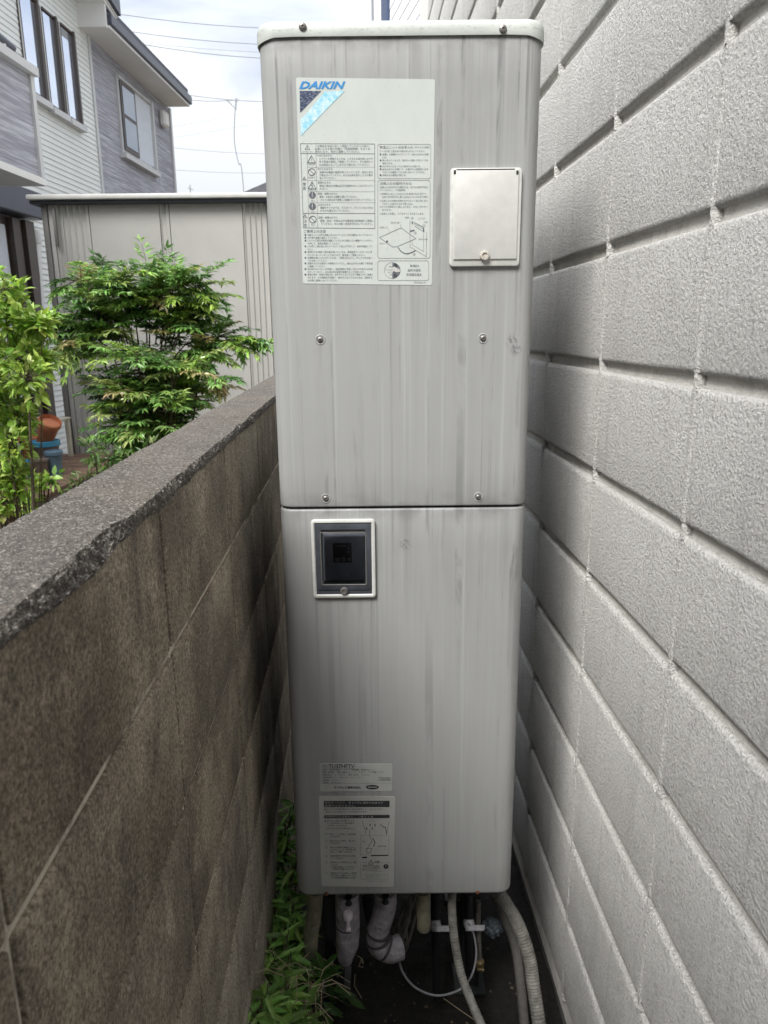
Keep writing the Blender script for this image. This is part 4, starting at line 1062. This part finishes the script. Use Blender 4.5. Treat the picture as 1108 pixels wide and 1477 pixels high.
b0 = P(8, 700, 2.5); shrub('leafy_shrub', 'bright yellow-green broad-leaved shrub at the left edge beyond the low wall', 'shrub', (b0.x, b0.y, YARD), cl, .040, BR, 21, per=40, trunk=True)
# trunk of that shrub
cl = []
for (u, v, r) in ((135, 650, .06), (155, 660, .07), (185, 668, .07), (215, 655, .06), (130, 690, .07), (165, 700, .07), (110, 705, .05)):
    cl.append((P(u, v, 3.2 + rnd.uniform(-.1, .1)), r))
b0 = P(150, 690, 3.2); shrub('low_plant', 'low green foliage at the foot of the large bush behind the wall', 'plant', (b0.x, b0.y, YARD), cl, .045, [(.09, .17, .05), (.14, .24, .07), (.20, .31, .09), (.26, .30, .14)], 33, per=16, wf=.3)
cl = [(P(u, v, 3.0 + rnd.uniform(-.1, .1)), r) for (u, v, r) in ((50, 720, .05), (62, 695, .04), (38, 735, .04), (72, 690, .04), (45, 705, .04))]
b0 = P(50, 740, 3.0); shrub('low_plant', 'small bright green seedling just below the blue pot', 'plant', (b0.x, b0.y, YARD), cl, .05, BR, 35, per=9)

# weeds in the gap between low wall and unit
def weeds(name, label, spots, seed, L_, cols, base, wf=.22, per=9):
    rnd = random.Random(seed); t = thing(name, label, 'weed', base); lv = Leaves(); st = Tubes()
    for (p, hgt, n) in spots:
        for _ in range(n):
            a = rnd.uniform(0, 6.28); g = Vector((p.x + rnd.uniform(-.02, .02), p.y + rnd.uniform(-.04, .04), max(0, p.z - hgt)))
            tip = p + rv(rnd, .035); st.add([g, g.lerp(tip, .5) + rv(rnd, .01), tip], .0013, 4)
            for k in range(per):
                aa = k * 2.4 + a; q = g.lerp(tip, .45 + .55 * k / per)
                ld = Vector((math.cos(aa), math.sin(aa), rnd.uniform(-.05, .6)))
                lv.leaf(q, ld, (Vector((0, -.25, 1)) + rv(rnd, .35)).normalized(), L_ * rnd.uniform(.7, 1.25), L_ * wf * rnd.uniform(.8, 1.2), jit(rnd.choice(cols), .25, rnd), .2, rnd.uniform(.1, .5))
    lv.build('foliage', 'leaf_surface', t, 'stuff'); st.build('stems', 'bark', t); return t
GW = [(.15, .30, .05), (.20, .38, .07), (.11, .22, .04), (.26, .44, .10)]
ZP = lambda u, v, Y: P(u, v, Y)
sp = [(ZP(u, v, Y), h, n) for (u, v, Y, h, n) in ((409, 1165, 1.62, .12, 3), (408, 1200, 1.55, .16, 4), (412, 1240, 1.5, .2, 5), (410, 1280, 1.45, .2, 6), (404, 1310, 1.38, .2, 6), (418, 1330, 1.38, .2, 6), (425, 1300, 1.5, .2, 4))]
weeds('weed_clump', 'upright green weeds squeezed between the low wall and the lower left casing', sp, 41, .055, GW, (ZP(410, 1300, 1.5).x, 1.5, 0))
sp = [(ZP(u, v, Y), h, n) for (u, v, Y, h, n) in ((398, 1370, 1.28, .2, 6), (412, 1380, 1.26, .2, 5), (432, 1365, 1.35, .2, 4), (405, 1420, 1.15, .15, 6), (392, 1450, 1.08, .15, 5), (420, 1455, 1.1, .15, 5))]
weeds('weed_clump', 'dense green weeds at the foot of the low wall, nearest the viewer', sp, 43, .060, GW, (ZP(405, 1400, 1.2).x, 1.2, 0))
# compound-leaved seedling with long dark leaflets
def seedling():
    rnd = random.Random(9); b = PZ(452, 1440, .02); b.y = 1.30; b.x = P(452, 1440, 1.3).x; t = thing('seedling', 'dark green seedling with long pointed leaflets spreading over the soil under the pipes', 'plant', (b.x, b.y, 0)); lv = Leaves(); st = Tubes()
    top = P(455, 1420, 1.30)
    st.add([Vector((b.x, b.y, 0)), Vector((b.x, b.y, top.z * .6)), top], .003, 6)
    for (u, v, n) in ((480, 1425, 5), (500, 1440, 3), (470, 1398, 4), (440, 1440, 5), (470, 1460, 5), (425, 1470, 4), (450, 1402, 4)):
        e = P(u, v, 1.26 + rnd.uniform(-.06, .06)); st.add([top, top.lerp(e, .5) + Vector((0, 0, .01)), e], .0014, 4)
        d = (e - top).normalized()
        for k in range(n):
            s = Vector((d.z, 0, -d.x)) * (-1 if k % 2 else 1); q = top.lerp(e, .5 + .5 * k / n)
            lv.leaf(q, d * .9 + s * .7 + rv(rnd, .15), (Vector((0, -.5, 1)) + rv(rnd, .3)).normalized(), rnd.uniform(.045, .065), .017, jit((.060, .135, .035), .25, rnd), .15, .2)
        lv.leaf(e, d + rv(rnd, .1), Vector((0, -.5, 1)), .06, .018, jit((.07, .15, .04), .2, rnd), .15, .2)
    lv.build('foliage', 'leaf_surface', t, 'stuff'); st.build('stems', 'bark', t)
seedling()
# dry grass and a few roots on the soil
st = Tubes(); rnd = random.Random(17)
for i in range(90):
    p = P(rnd.uniform(395, 470), rnd.uniform(1385, 1470), rnd.uniform(1.1, 1.4)); p.z = max(.01, p.z - .02); d = rv(rnd, .035)
    st.add([p, p + d + Vector((0, 0, .02)), p + d * 2], .0009, 3)
for (a, b) in (((462, 1380), (480, 1395)), ((480, 1392), (487, 1410)), ((515, 1378), (524, 1390)), ((512, 1405), (522, 1440)), ((522, 1382), (524, 1395)), ((455, 1400), (470, 1420)), ((640, 1440), (690, 1475))):
    p, q = P(*a, 1.35), P(*b, 1.33); st.add([p, p.lerp(q, .5) + rv(rnd, .01), q], .0011, 4)
o = st.build('dry_grass', 'straw', None); tag(o, 'pale dry grass stalks lying among the weeds under the pipes', 'dry grass', kind='stuff')
# litter of small stones and soil crumbs
V = []; Fc = []
for i in range(260):
    x = rnd.uniform(-.20, .36); y = rnd.uniform(.9, 2.6); r = rnd.uniform(.002, .006); b = len(V)
    for dx, dy, dz in ((1, 0, 0), (-1, 0, 0), (0, 1, 0), (0, -1, 0), (0, 0, 1)):
        V.append((x + dx * r * rnd.uniform(.6, 1.2), y + dy * r, .006 + dz * r * .8))
    Fc += [(b, b + 2, b + 4), (b + 2, b + 1, b + 4), (b + 1, b + 3, b + 4), (b + 3, b, b + 4)]
tag(mesh_obj('gravel', V, Fc, 'yard_soil'), 'scattered small stones on the dark soil of the passage', 'gravel', kind='stuff')

# ------------------------------------------------------------------ garden shed
YS = 5.0
def sx(u, v=300, Y=YS): return P(u, v, Y).x
zr = P(220, 294, YS).z
shed = thing('storage_shed', 'beige steel storage shed with ribbed panels and dark eave behind the bush', 'shed', (sx(220), YS + .8, YARD))
xr = sx(470)
def rib_panel(x0, x1, ribs, name='wall_panel'):
    pts = [(x0, 0)]
    for r_ in ribs: pts += [(r_ - .022, 0), (r_ - .012, .008), (r_ + .008, .008), (r_ + .016, 0)]
    pts += [(x1, 0)]; V = []; Fc = []; n = len(pts)
    for z in (YARD, zr):
        for (x, y) in pts: V.append(Vector((x, YS + y, z)) - root_off(shed))
    for z in (YARD, zr):
        for (x, y) in (pts[0], pts[-1]): V.append(Vector((x, YS + .03, z)) - root_off(shed))
    for i in range(n - 1): Fc.append((i, i + 1, n + i + 1, n + i))
    Fc += [(2 * n, 0, n, 2 * n + 2), (n - 1, 2 * n + 1, 2 * n + 3, 2 * n - 1)]
    return mesh_obj(name, V, Fc, 'shed_steel', shed)
seg = [(76, 127, (85, 92, 101, 110, 119)), (127.6, 229, ()), (229.6, 243, (235,)), (243.6, 349, ()), (349.6, 384, (356, 364, 372, 380)), (384.6, 470, (400, 420, 440))]
for (a, b, rs) in seg: rib_panel(sx(a) + .002, sx(b), [sx(r_) for r_ in rs])
box('corner_post', sx(60), sx(68), YS - .012, YS + .05, YARD, zr, 'shed_trim', shed, .004)
box('corner_post', sx(69), sx(75.5), YS - .006, YS + .05, YARD, zr, 'shed_steel', shed, .004)
box('door_rail', sx(77), sx(81), YS - .03, YS - .008, P(80, 355, YS).z, zr - .02, 'shed_trim', shed, .003)
box('inner_shell', sx(62), xr, YS + .035, YS + 1.5, YARD, zr - .01, 'shed_trim', shed)
box('fascia', sx(48), xr + .05, YS - .05, YS + 1.6, P(220, 294.5, YS).z, P(220, 289.2, YS).z, 'shed_fascia', shed, .006)
box('roof', sx(46), xr + .08, YS - .075, YS + 1.65, P(220, 289, YS).z, P(220, 281.5, YS).z, 'shed_roof', shed, .008)

# ------------------------------------------------------------------ neighbouring house
X0H, KH = -3.75, .045
def hx(y, o=0): return X0H + KH * y + o
def H(u, v, o=0): return PX(u, v, X0H + o, KH)
house = thing('neighbouring_house', 'two-storey house with white lap siding and grey panels above the shed', 'house', (hx(8), 8, 0))
HO = house.location
def hbox(name, y0, y1, z0, z1, o0, o1, mat, parent=house, bev=0):
    bm = box_bm(0, 1, 0, 1, 0, 1); 
    bmesh.ops.delete(bm, geom=[], context='VERTS') if False else None
    a = root_off(parent)
    for v in bm.verts:
        y = y0 + v.co.y * (y1 - y0); o_ = o0 + v.co.x * (o1 - o0); z = z0 + v.co.z * (z1 - z0); v.co = Vector((hx(y, o_), y, z)) - a
    if bev: bmesh.ops.bevel(bm, geom=bm.edges[:], offset=bev, segments=1, affect='EDGES')
    return bm_obj(name, bm, mat, parent)
yc = H(136, 160).y; yf = H(247, 200).y
ze = H(243.5, 156).z
znear = H(124, 22).z + .05
YH0 = -5.0  # house extended unseen past the viewer to block skylight from the passage
# lap siding: a real saw-tooth profile
def lap(name, y0, y1, z0, z1, o, pitch, dep, mat):
    V = []; Fc = []; z = z0; prof = []
    while z < z1 - 1e-4:
        zt = min(z + pitch, z1); prof += [(dep, z), (dep, z + pitch * .12), (0, zt)]; z = zt
    n = len(prof)
    for y in (y0, y1):
        for (d, z) in prof: V.append(Vector((hx(y, o + d), y, z)) - HO)
    for i in range(n - 1): Fc.append((i, n + i, n + i + 1, i + 1))
    return mesh_obj(name, V, Fc, mat, house)
lap('white_siding_wall', YH0, yc, YARD, znear + .6, 0, .055, .008, 'white_siding')
hbox('wall_body', YH0, yf, YARD, ze, -4.2, -.02, 'soffit_white')
hbox('wall_body', YH0, yc, ze + .001, znear + .02, -4.2, -.02, 'soffit_white')
lap('grey_siding_wall', yc, yf, YARD, ze, .0, .15, .0018, 'grey_siding')
hbox('corner_trim', yc - .03, yc + .03, YARD, ze, -.005, .022, 'house_trim')
hbox('corner_trim', yf - .04, yf + .03, YARD, ze, -.02, .024, 'house_trim')
# eaves of the far section
pe = PZ(274, 154, ze); oe = pe.x - hx(pe.y)
oe = min(oe, .75); ye = pe.y
hbox('soffit', yc - .2, ye, ze, ze + .03, -.5, oe, 'soffit_white')
hbox('gutter', yc - .2, ye + .04, ze + .035, ze + .15, oe - .09, oe + .03, 'gutter_dark', bev=.01)
hbox('fascia', yc - .2, ye, ze + .031, ze + .20, -.4, oe - .10, 'gutter_dark')
def hroof(name, y0, y1, zl, zh, ol, oh, th, mat):
    V = []; a = HO
    for (o_, z) in ((ol, zl), (oh, zh), (oh, zh + th), (ol, zl + th)):
        for y in (y0, y1): V.append(Vector((hx(y, o_), y, z)) - a)
    return mesh_obj(name, V, [(0, 1, 3, 2), (4, 5, 7, 6), (2, 3, 5, 4), (6, 7, 1, 0), (0, 2, 4, 6), (7, 5, 3, 1)], mat, house)
hroof('roof', yc - .2, ye + .02, ze + .19, ze + 1.0, oe - .02, -2.4, .05, 'roof_slate')
# near section: a gable whose verge climbs toward the viewer
def slope_slab(name, y0, y1, o0, o1, zoff, th, mat, par=house):
    A = PX(166, 45, X0H + oe, KH); B = PX(137, 0, X0H + oe, KH); sl = min(.6, (B.z - A.z) / (A.y - B.y)); b1 = H(122, 24)
    V = []; a = root_off(par)
    for dz in (0, th):
        for (y, o_) in ((y0, o0), (y1, o0), (y1, o1), (y0, o1)):
            V.append(Vector((hx(y, o_), y, b1.z + sl * (b1.y - y) + zoff + dz)) - a)
    return mesh_obj(name, V, [(3, 2, 1, 0), (4, 5, 6, 7), (0, 1, 5, 4), (1, 2, 6, 5), (2, 3, 7, 6), (3, 0, 4, 7)], mat, par)
yn0 = yc - 3.2
slope_slab('verge_soffit', yn0, yc + .06, -.6, oe - .01, 0, .03, 'soffit_white')
slope_slab('verge_board', yn0, yc + .07, oe - .05, oe, .031, .15, 'soffit_white')
slope_slab('verge_trim', yn0, yc + .08, oe + .001, oe + .04, .06, .16, 'gutter_dark')
slope_slab('roof', yn0, yc + .08, -4.3, oe - .001, .19, .05, 'roof_slate')
hbox('eave_end_board', yc - .24, yc - .2005, ze, znear + .10, .0, oe - .02, 'soffit_white')
# windows
def hwin(u0, u1, vb0, vb1, vt1, mat='window_glass', fr=.05, split=False, sill=True, frmat='frame_brown'):
    a, b = H(u0, vb0), H(u1, vb1); y0, y1 = a.y, b.y; z0 = (a.z + b.z) / 2; z1 = H(u1 - (vb1 - vt1) * .085, vt1).z
    f = hbox('window', y0, y1, z0, z1, -.02, .020, frmat)
    a_ = root_off(f)
    hbox('pane', y0 + fr, y1 - fr, z0 + fr, z1 - fr, .0205, .026, mat, f)
    hbox('frame_edge', y1 - fr, y1, z0, z1, .0205, .06, frmat, f); hbox('frame_edge', y0, y0 + fr * .5, z0, z1, .0205, .024, 'house_trim', f)
    hbox('frame_edge', y0 + fr * .5 + .001, y1 - fr - .001, z1 - fr * .6, z1, .0205, .04, frmat, f)
    if sill: hbox('sill', y0 - .03, y1 + .05, z0 - .06, z0 - .002, .0, .075, 'house_trim', f)
    return f, y0, y1, z0, z1
hwin(37, 63, 130, 149, 4, fr=.035)
hwin(70, 89, 155, 165.5, 28, fr=.035)
hwin(96, 113.5, 172, 180.5, 49, fr=.035)
f, y0, y1, z0, z1 = hwin(175, 223, 219, 250, 148, fr=.05, frmat='house_trim')
ym = y0 + (y1 - y0) * .46
hbox('sash', y0 + .05, ym, z0 + .05, z1 - .05, .0265, .040, 'frame_brown', f)
hbox('pane', y0 + .10, ym - .06, z0 + .10, z0 + (z1 - z0) * .48, .0405, .046, 'window_glass_dark', f)
hbox('pane', y0 + .10, ym - .06, z0 + (z1 - z0) * .53, z1 - .10, .0405, .046, 'window_glass_dark', f)
hbox('curtain_and_glare', ym + .02, y1 - .07, z0 + .06, z1 - .06, .0265, .029, 'curtain_and_glare', f)  # pale sheet over the right pane stands in for its bright reflection
c = H(232, 172); hbox('vent_hood', c.y - .10, c.y + .10, c.z - .11, c.z + .11, .0, .10, 'soffit_white', bev=.03)
# projecting upper bay with grey siding
ob = .95
cb = PX(62, 268, X0H + ob, KH); ct = PX(47.5, 112, X0H + ob, KH)
yb1 = cb.y
bay = hbox('bay', YH0, yb1, cb.z + .05, ct.z, .02, ob, 'grey_siding')
hbox('bay_trim', yb1 - .04, yb1 + .012, cb.z + .051, ct.z - .001, ob - .03, ob + .02, 'house_trim', bay)
hbox('bay_soffit', YH0, yb1 + .02, cb.z, cb.z + .049, .02, ob + .02, 'soffit_white', bay)
hbox('bay_cap', YH0, yb1 + .03, ct.z + .001, ct.z + .06, .02, ob + .05, 'house_trim', bay)
tube('handrail', [PX(-30, 30, X0H + ob - .1, KH), PX(18, 70, X0H + ob - .1, KH)], .03, 'gutter_dark', bay, 8)
tube('handrail_post', [PX(4, 56, X0H + ob - .1, KH), PX(5, 78, X0H + ob - .1, KH)], .02, 'pipe_white', bay, 8)
# ground floor sliding window and shutter box
a = H(32, 290); y1_ = a.y
sb = hbox('shutter_box', YH0, H(31, 300).y, H(31, 318).z, H(31, 281).z, .02, .22, 'gutter_dark', bev=.01)
zt_ = H(31, 320).z
sw = hbox('sliding_window', 2.5, H(44, 450).y, YARD + .35, zt_, .014, .05, 'frame_brown')
hbox('pane', 2.6, H(14, 450).y, YARD + .45, zt_ - .08, .051, .056, 'curtain_and_glare', sw)
hbox('frame_edge', H(17, 450).y, H(28, 450).y, YARD + .36, zt_ - .01, .051, .11, 'frame_brown', sw)
hbox('frame_edge', H(31, 450).y, H(43, 450).y, YARD + .36, zt_ - .01, .051, .14, 'frame_brown', sw)
# white downpipe
d1 = H(42, 338, .1); d2 = H(52, 342, .1)
dp = tube('downpipe', spline([H(38, 336, .05), H(48, 336, .09), H(51, 352, .1), H(55, 420, .1), H(62, 520, .1)], 6), .048, 'pipe_white', house, 12)
lathe('pipe_elbow', H(50, 342, .1), [(.055, -.06), (.07, 0), (.06, .06)], 'pipe_white', dp, 12)

# ------------------------------------------------------------------ deck, shelf and pots in the yard
YD = 4.35
zd = P(70, 690, 4.1).z
deck = thing('wooden_deck', 'brown weathered wooden deck boards in the yard below the flower pots', 'deck', (sx(40, 700, 4), 4, YARD))
x = sx(-80, 700, 4)
rnd = random.Random(2)
k = 0
y = 3.35
while y < 4.9:
    box('deck_board', x - .2, sx(104, 700, 4) + rnd.uniform(-.01, .01), y, y + .115, zd - .03 + rnd.uniform(-.002, .002), zd, 'deck_wood', deck, .004); y += .125
for xx in (x, sx(20, 700, 4), sx(96, 700, 4)):
    box('deck_post', xx - .03, xx + .03, 3.4, 3.46, YARD, zd - .032, 'deck_wood', deck)
def pot(name, label, u, vb, hpx, rpx, mat, Y, rim=None, axis=Vector((0, 0, 1)), z0=None):
    c = P(u, vb, Y); c.z = zd if z0 is None else z0; s = Y / F_PX * 1.02; h, r = hpx * s, rpx * s
    t = thing(name, label, 'flower pot', c)
    lathe('pot_body', c, [(r * .68, 0), (r * .92, h * .8), (r * .95, h * .82)], mat, t, 22, axis)
    ax = axis.normalized()
    lathe('pot_rim', c + ax * h * .80, [(r * .95, 0), (r * 1.04, .004), (r * 1.04, h * .16), (r * .96, h * .19), (r * .9, h * .05)], rim or mat, t, 22, axis)
    return t
zt = lambda v, Y: P(70, v, Y).z
pot('flower_pot', 'grey-brown pot with a bright blue rim, supporting the terracotta pot', 72, 690, 44, 19, 'pot_greybrown', YD, 'pot_blue')
pot('flower_pot', 'round terracotta pot lying tilted on top of the blue-rimmed pot', 64, 648, 44, 15, 'terracotta', YD, None, Vector((.42, -.3, .75)), P(64, 641, YD).z)
pot('flower_pot', 'small bright blue pot on the deck, leftmost of the pots', 40, 690, 24, 14, 'pot_blue', 4.15)
pot('flower_pot', 'terracotta pot standing behind the small blue pot', 50, 690, 46, 15, 'terracotta', YD + .1)
pot('flower_pot', 'steel blue bucket-like pot at the right end of the pots', 82, 692, 36, 12, 'pot_steel_blue', 4.2)
pot('flower_pot', 'plain grey-brown pot between the blue pot and the steel blue one', 62, 692, 28, 12, 'pot_greybrown', 4.15)
sh = thing('plant_shelf', 'low cream slatted garden shelf behind the flower pots', 'shelf', (sx(60, 610, 4.7), 4.7, zd))
zs_ = P(60, 606, 4.7).z
for k in range(5): box('slat', sx(28, 610, 4.7), sx(86, 610, 4.7), 4.55 + k * .07, 4.6 + k * .07, zs_ - .015, zs_, 'shelf_white', sh, .003)
for xx in (sx(30, 610, 4.7), sx(84, 610, 4.7) - .02):
    for yy in (4.55, 4.84): box('leg', xx, xx + .025, yy, yy + .025, zd, zs_ - .016, 'shelf_white', sh)

# ------------------------------------------------------------------ far house beyond the painted wall (top centre)
yn = 6.6; pA = P(611, 10, yn)
fh = thing('far_house', 'pale house with navy corner post seen above the lid of the tank unit', 'house', (pA.x, yn, 0))
FO = fh.location; DIR = Vector((-.2066, 1, 0))
def far_pt(u): # point on the slanted face seen at u (along the top of the picture)
    d = ray(u, 12); o_ = Vector((pA.x, yn, 0)); 
    # solve  t*d = o + s*DIR in plan
    det = d.x * (-DIR.y) - d.y * (-DIR.x); t = (o_.x * (-DIR.y) - o_.y * (-DIR.x)) / det
    return Vector((d.x * t, d.y * t, 0))
def fbox(name, u0, u1, dep, mat, z1=6.2, out_=0.0):
    a, b = far_pt(u0), far_pt(u1); n = Vector((-1, -.2066, 0)).normalized()
    V = []
    for z in (0, z1):
        for q in (a + n * out_, b + n * out_, b - n * dep, a - n * dep): V.append(Vector((q.x, q.y, z)) - FO)
    return mesh_obj(name, V, [(3, 2, 1, 0), (4, 5, 6, 7), (0, 1, 5, 4), (1, 2, 6, 5), (2, 3, 7, 6), (3, 0, 4, 7)], mat, fh)
# lapped boards of the slanted face
a, b = far_pt(611), far_pt(563); n_ = Vector((-1, -.2066, 0)).normalized()
fbox('wall', 611, 563, 2.5, 'far_white', 6.2)
for k in range(26):
    z = 3.4 + k * .11; V = []
    for (q, zz, o_) in ((a, z, .006), (b, z, .006), (b, z + .108, .002), (a, z + .108, .002), (a, z, .001), (b, z, .001)):
        p = q + n_ * o_; V.append(Vector((p.x, p.y, zz)) - FO)
    mesh_obj('siding_board', V, [(0, 1, 2, 3), (4, 5, 1, 0)], 'far_white', fh)
fbox('corner_post', 562.5, 554, .12, 'navy_post', 6.2, .03)
q = far_pt(553)
box('end_wall', P(541, 10, q.y).x, P(553.5, 10, q.y).x, q.y, q.y + 1.5, 0, 6.2, 'far_white', fh)
box('downpipe', P(535.5, 10, q.y).x, P(539, 10, q.y).x, q.y - .02, q.y + .06, 0, 6.2, 'far_grey', fh, .01)
pp = P(615, 10, 6.1)
tube('dark_downpipe', [Vector((pp.x, 6.1, .0)), Vector((pp.x, 6.1, 5.6))], .012, 'navy_post', fh, 10)

# far roof glimpsed between shed and tank
a = P(340, 282, 16); b = P(400, 256, 16)
fr_ = thing('distant_roof', 'small dark tiled roof just visible behind the shed beside the tank unit', 'house', (a.x, 16, 0))
V = [Vector(v) - fr_.location for v in ((a.x, 16, a.z - .3), (a.x, 16, a.z), (b.x, 16, b.z), (b.x + 3, 16, b.z), (b.x + 3, 16, a.z - .3), (a.x, 20, a.z - .3), (a.x, 20, a.z), (b.x, 20, b.z), (b.x + 3, 20, b.z), (b.x + 3, 20, a.z - .3))]
mesh_obj('roof', V, [(0, 4, 3, 2, 1), (5, 6, 7, 8, 9), (1, 2, 7, 6), (2, 3, 8, 7), (0, 1, 6, 5)], 'roof_slate', fr_)
box('wall', a.x + .3, b.x + 2.8, 16.2, 19.8, -.06, a.z - .301, 'far_grey', fr_)

# ------------------------------------------------------------------ wires and pole in the sky
WL = [((120, 12.5), (420, 42), 24, 'highest power line crossing the sky, left of the tank lid'), ((120, 35), (420, 66), 24, 'second power line from the top, crossing the sky'),
      ((120, 50), (420, 77), 27, 'faint third power line from the top of the sky'), ((150, 54), (420, 86), 22, 'fourth power line from the top of the sky'),
      ((230, 131), (430, 147), 26, 'upper wire of the pair meeting the thin pole'), ((230, 137), (345, 144), 26, 'lower wire of the pair meeting the thin pole'),
      ((200, 190), (430, 146), 40, 'faint wire rising to the right, upper one above the shed'), ((200, 205), (430, 165), 40, 'faint wire rising to the right, lower one above the shed'),
      ((240, 212), (430, 222), 38, 'thicker twisted cable low above the shed roof'), ((240, 244), (430, 248), 38, 'lowest horizontal wire above the shed roof')]
for i, (a, b, Y, lab) in enumerate(WL):
    p, q = P(*a, Y), P(*b, Y + 2); pts = [p.lerp(q, k / 10) - Vector((0, 0, .10 * math.sin(math.pi * k / 10))) for k in range(11)]
    o = tube('power_line', pts, .010 if i not in (2, 6, 7) else .006, 'wire_grey', None, 6); tag(o, lab, 'power line', 'wires across the sky')
t = thing('thin_pole', 'thin bending pole with a small cross arm standing in the sky beyond the shed', 'pole', (P(351, 268, 30).x, 30, 0))
tube('mast', spline([Vector((P(352, 268, 30).x + .05, 30, 0)), P(351, 268, 30), P(344, 235, 30), P(338, 200, 30), P(340, 142, 30)], 6), .018, 'far_grey', t, 6)
tube('cross_arm', [P(327, 144, 30), P(341, 158, 30), P(342, 142, 30)], .02, 'far_grey', t, 5)
t = thing('roof_antenna', 'tiny rooftop antenna just above the shed roof', 'antenna', (P(275, 280, 30).x, 30, 0))
tube('antenna_mast', [Vector((P(275, 280, 30).x, 30, 0)), P(274, 267, 30)], .02, 'far_grey', t, 5)
tube('antenna_arm', [P(271, 271, 30), P(279, 274, 30)], .015, 'far_grey', t, 5)
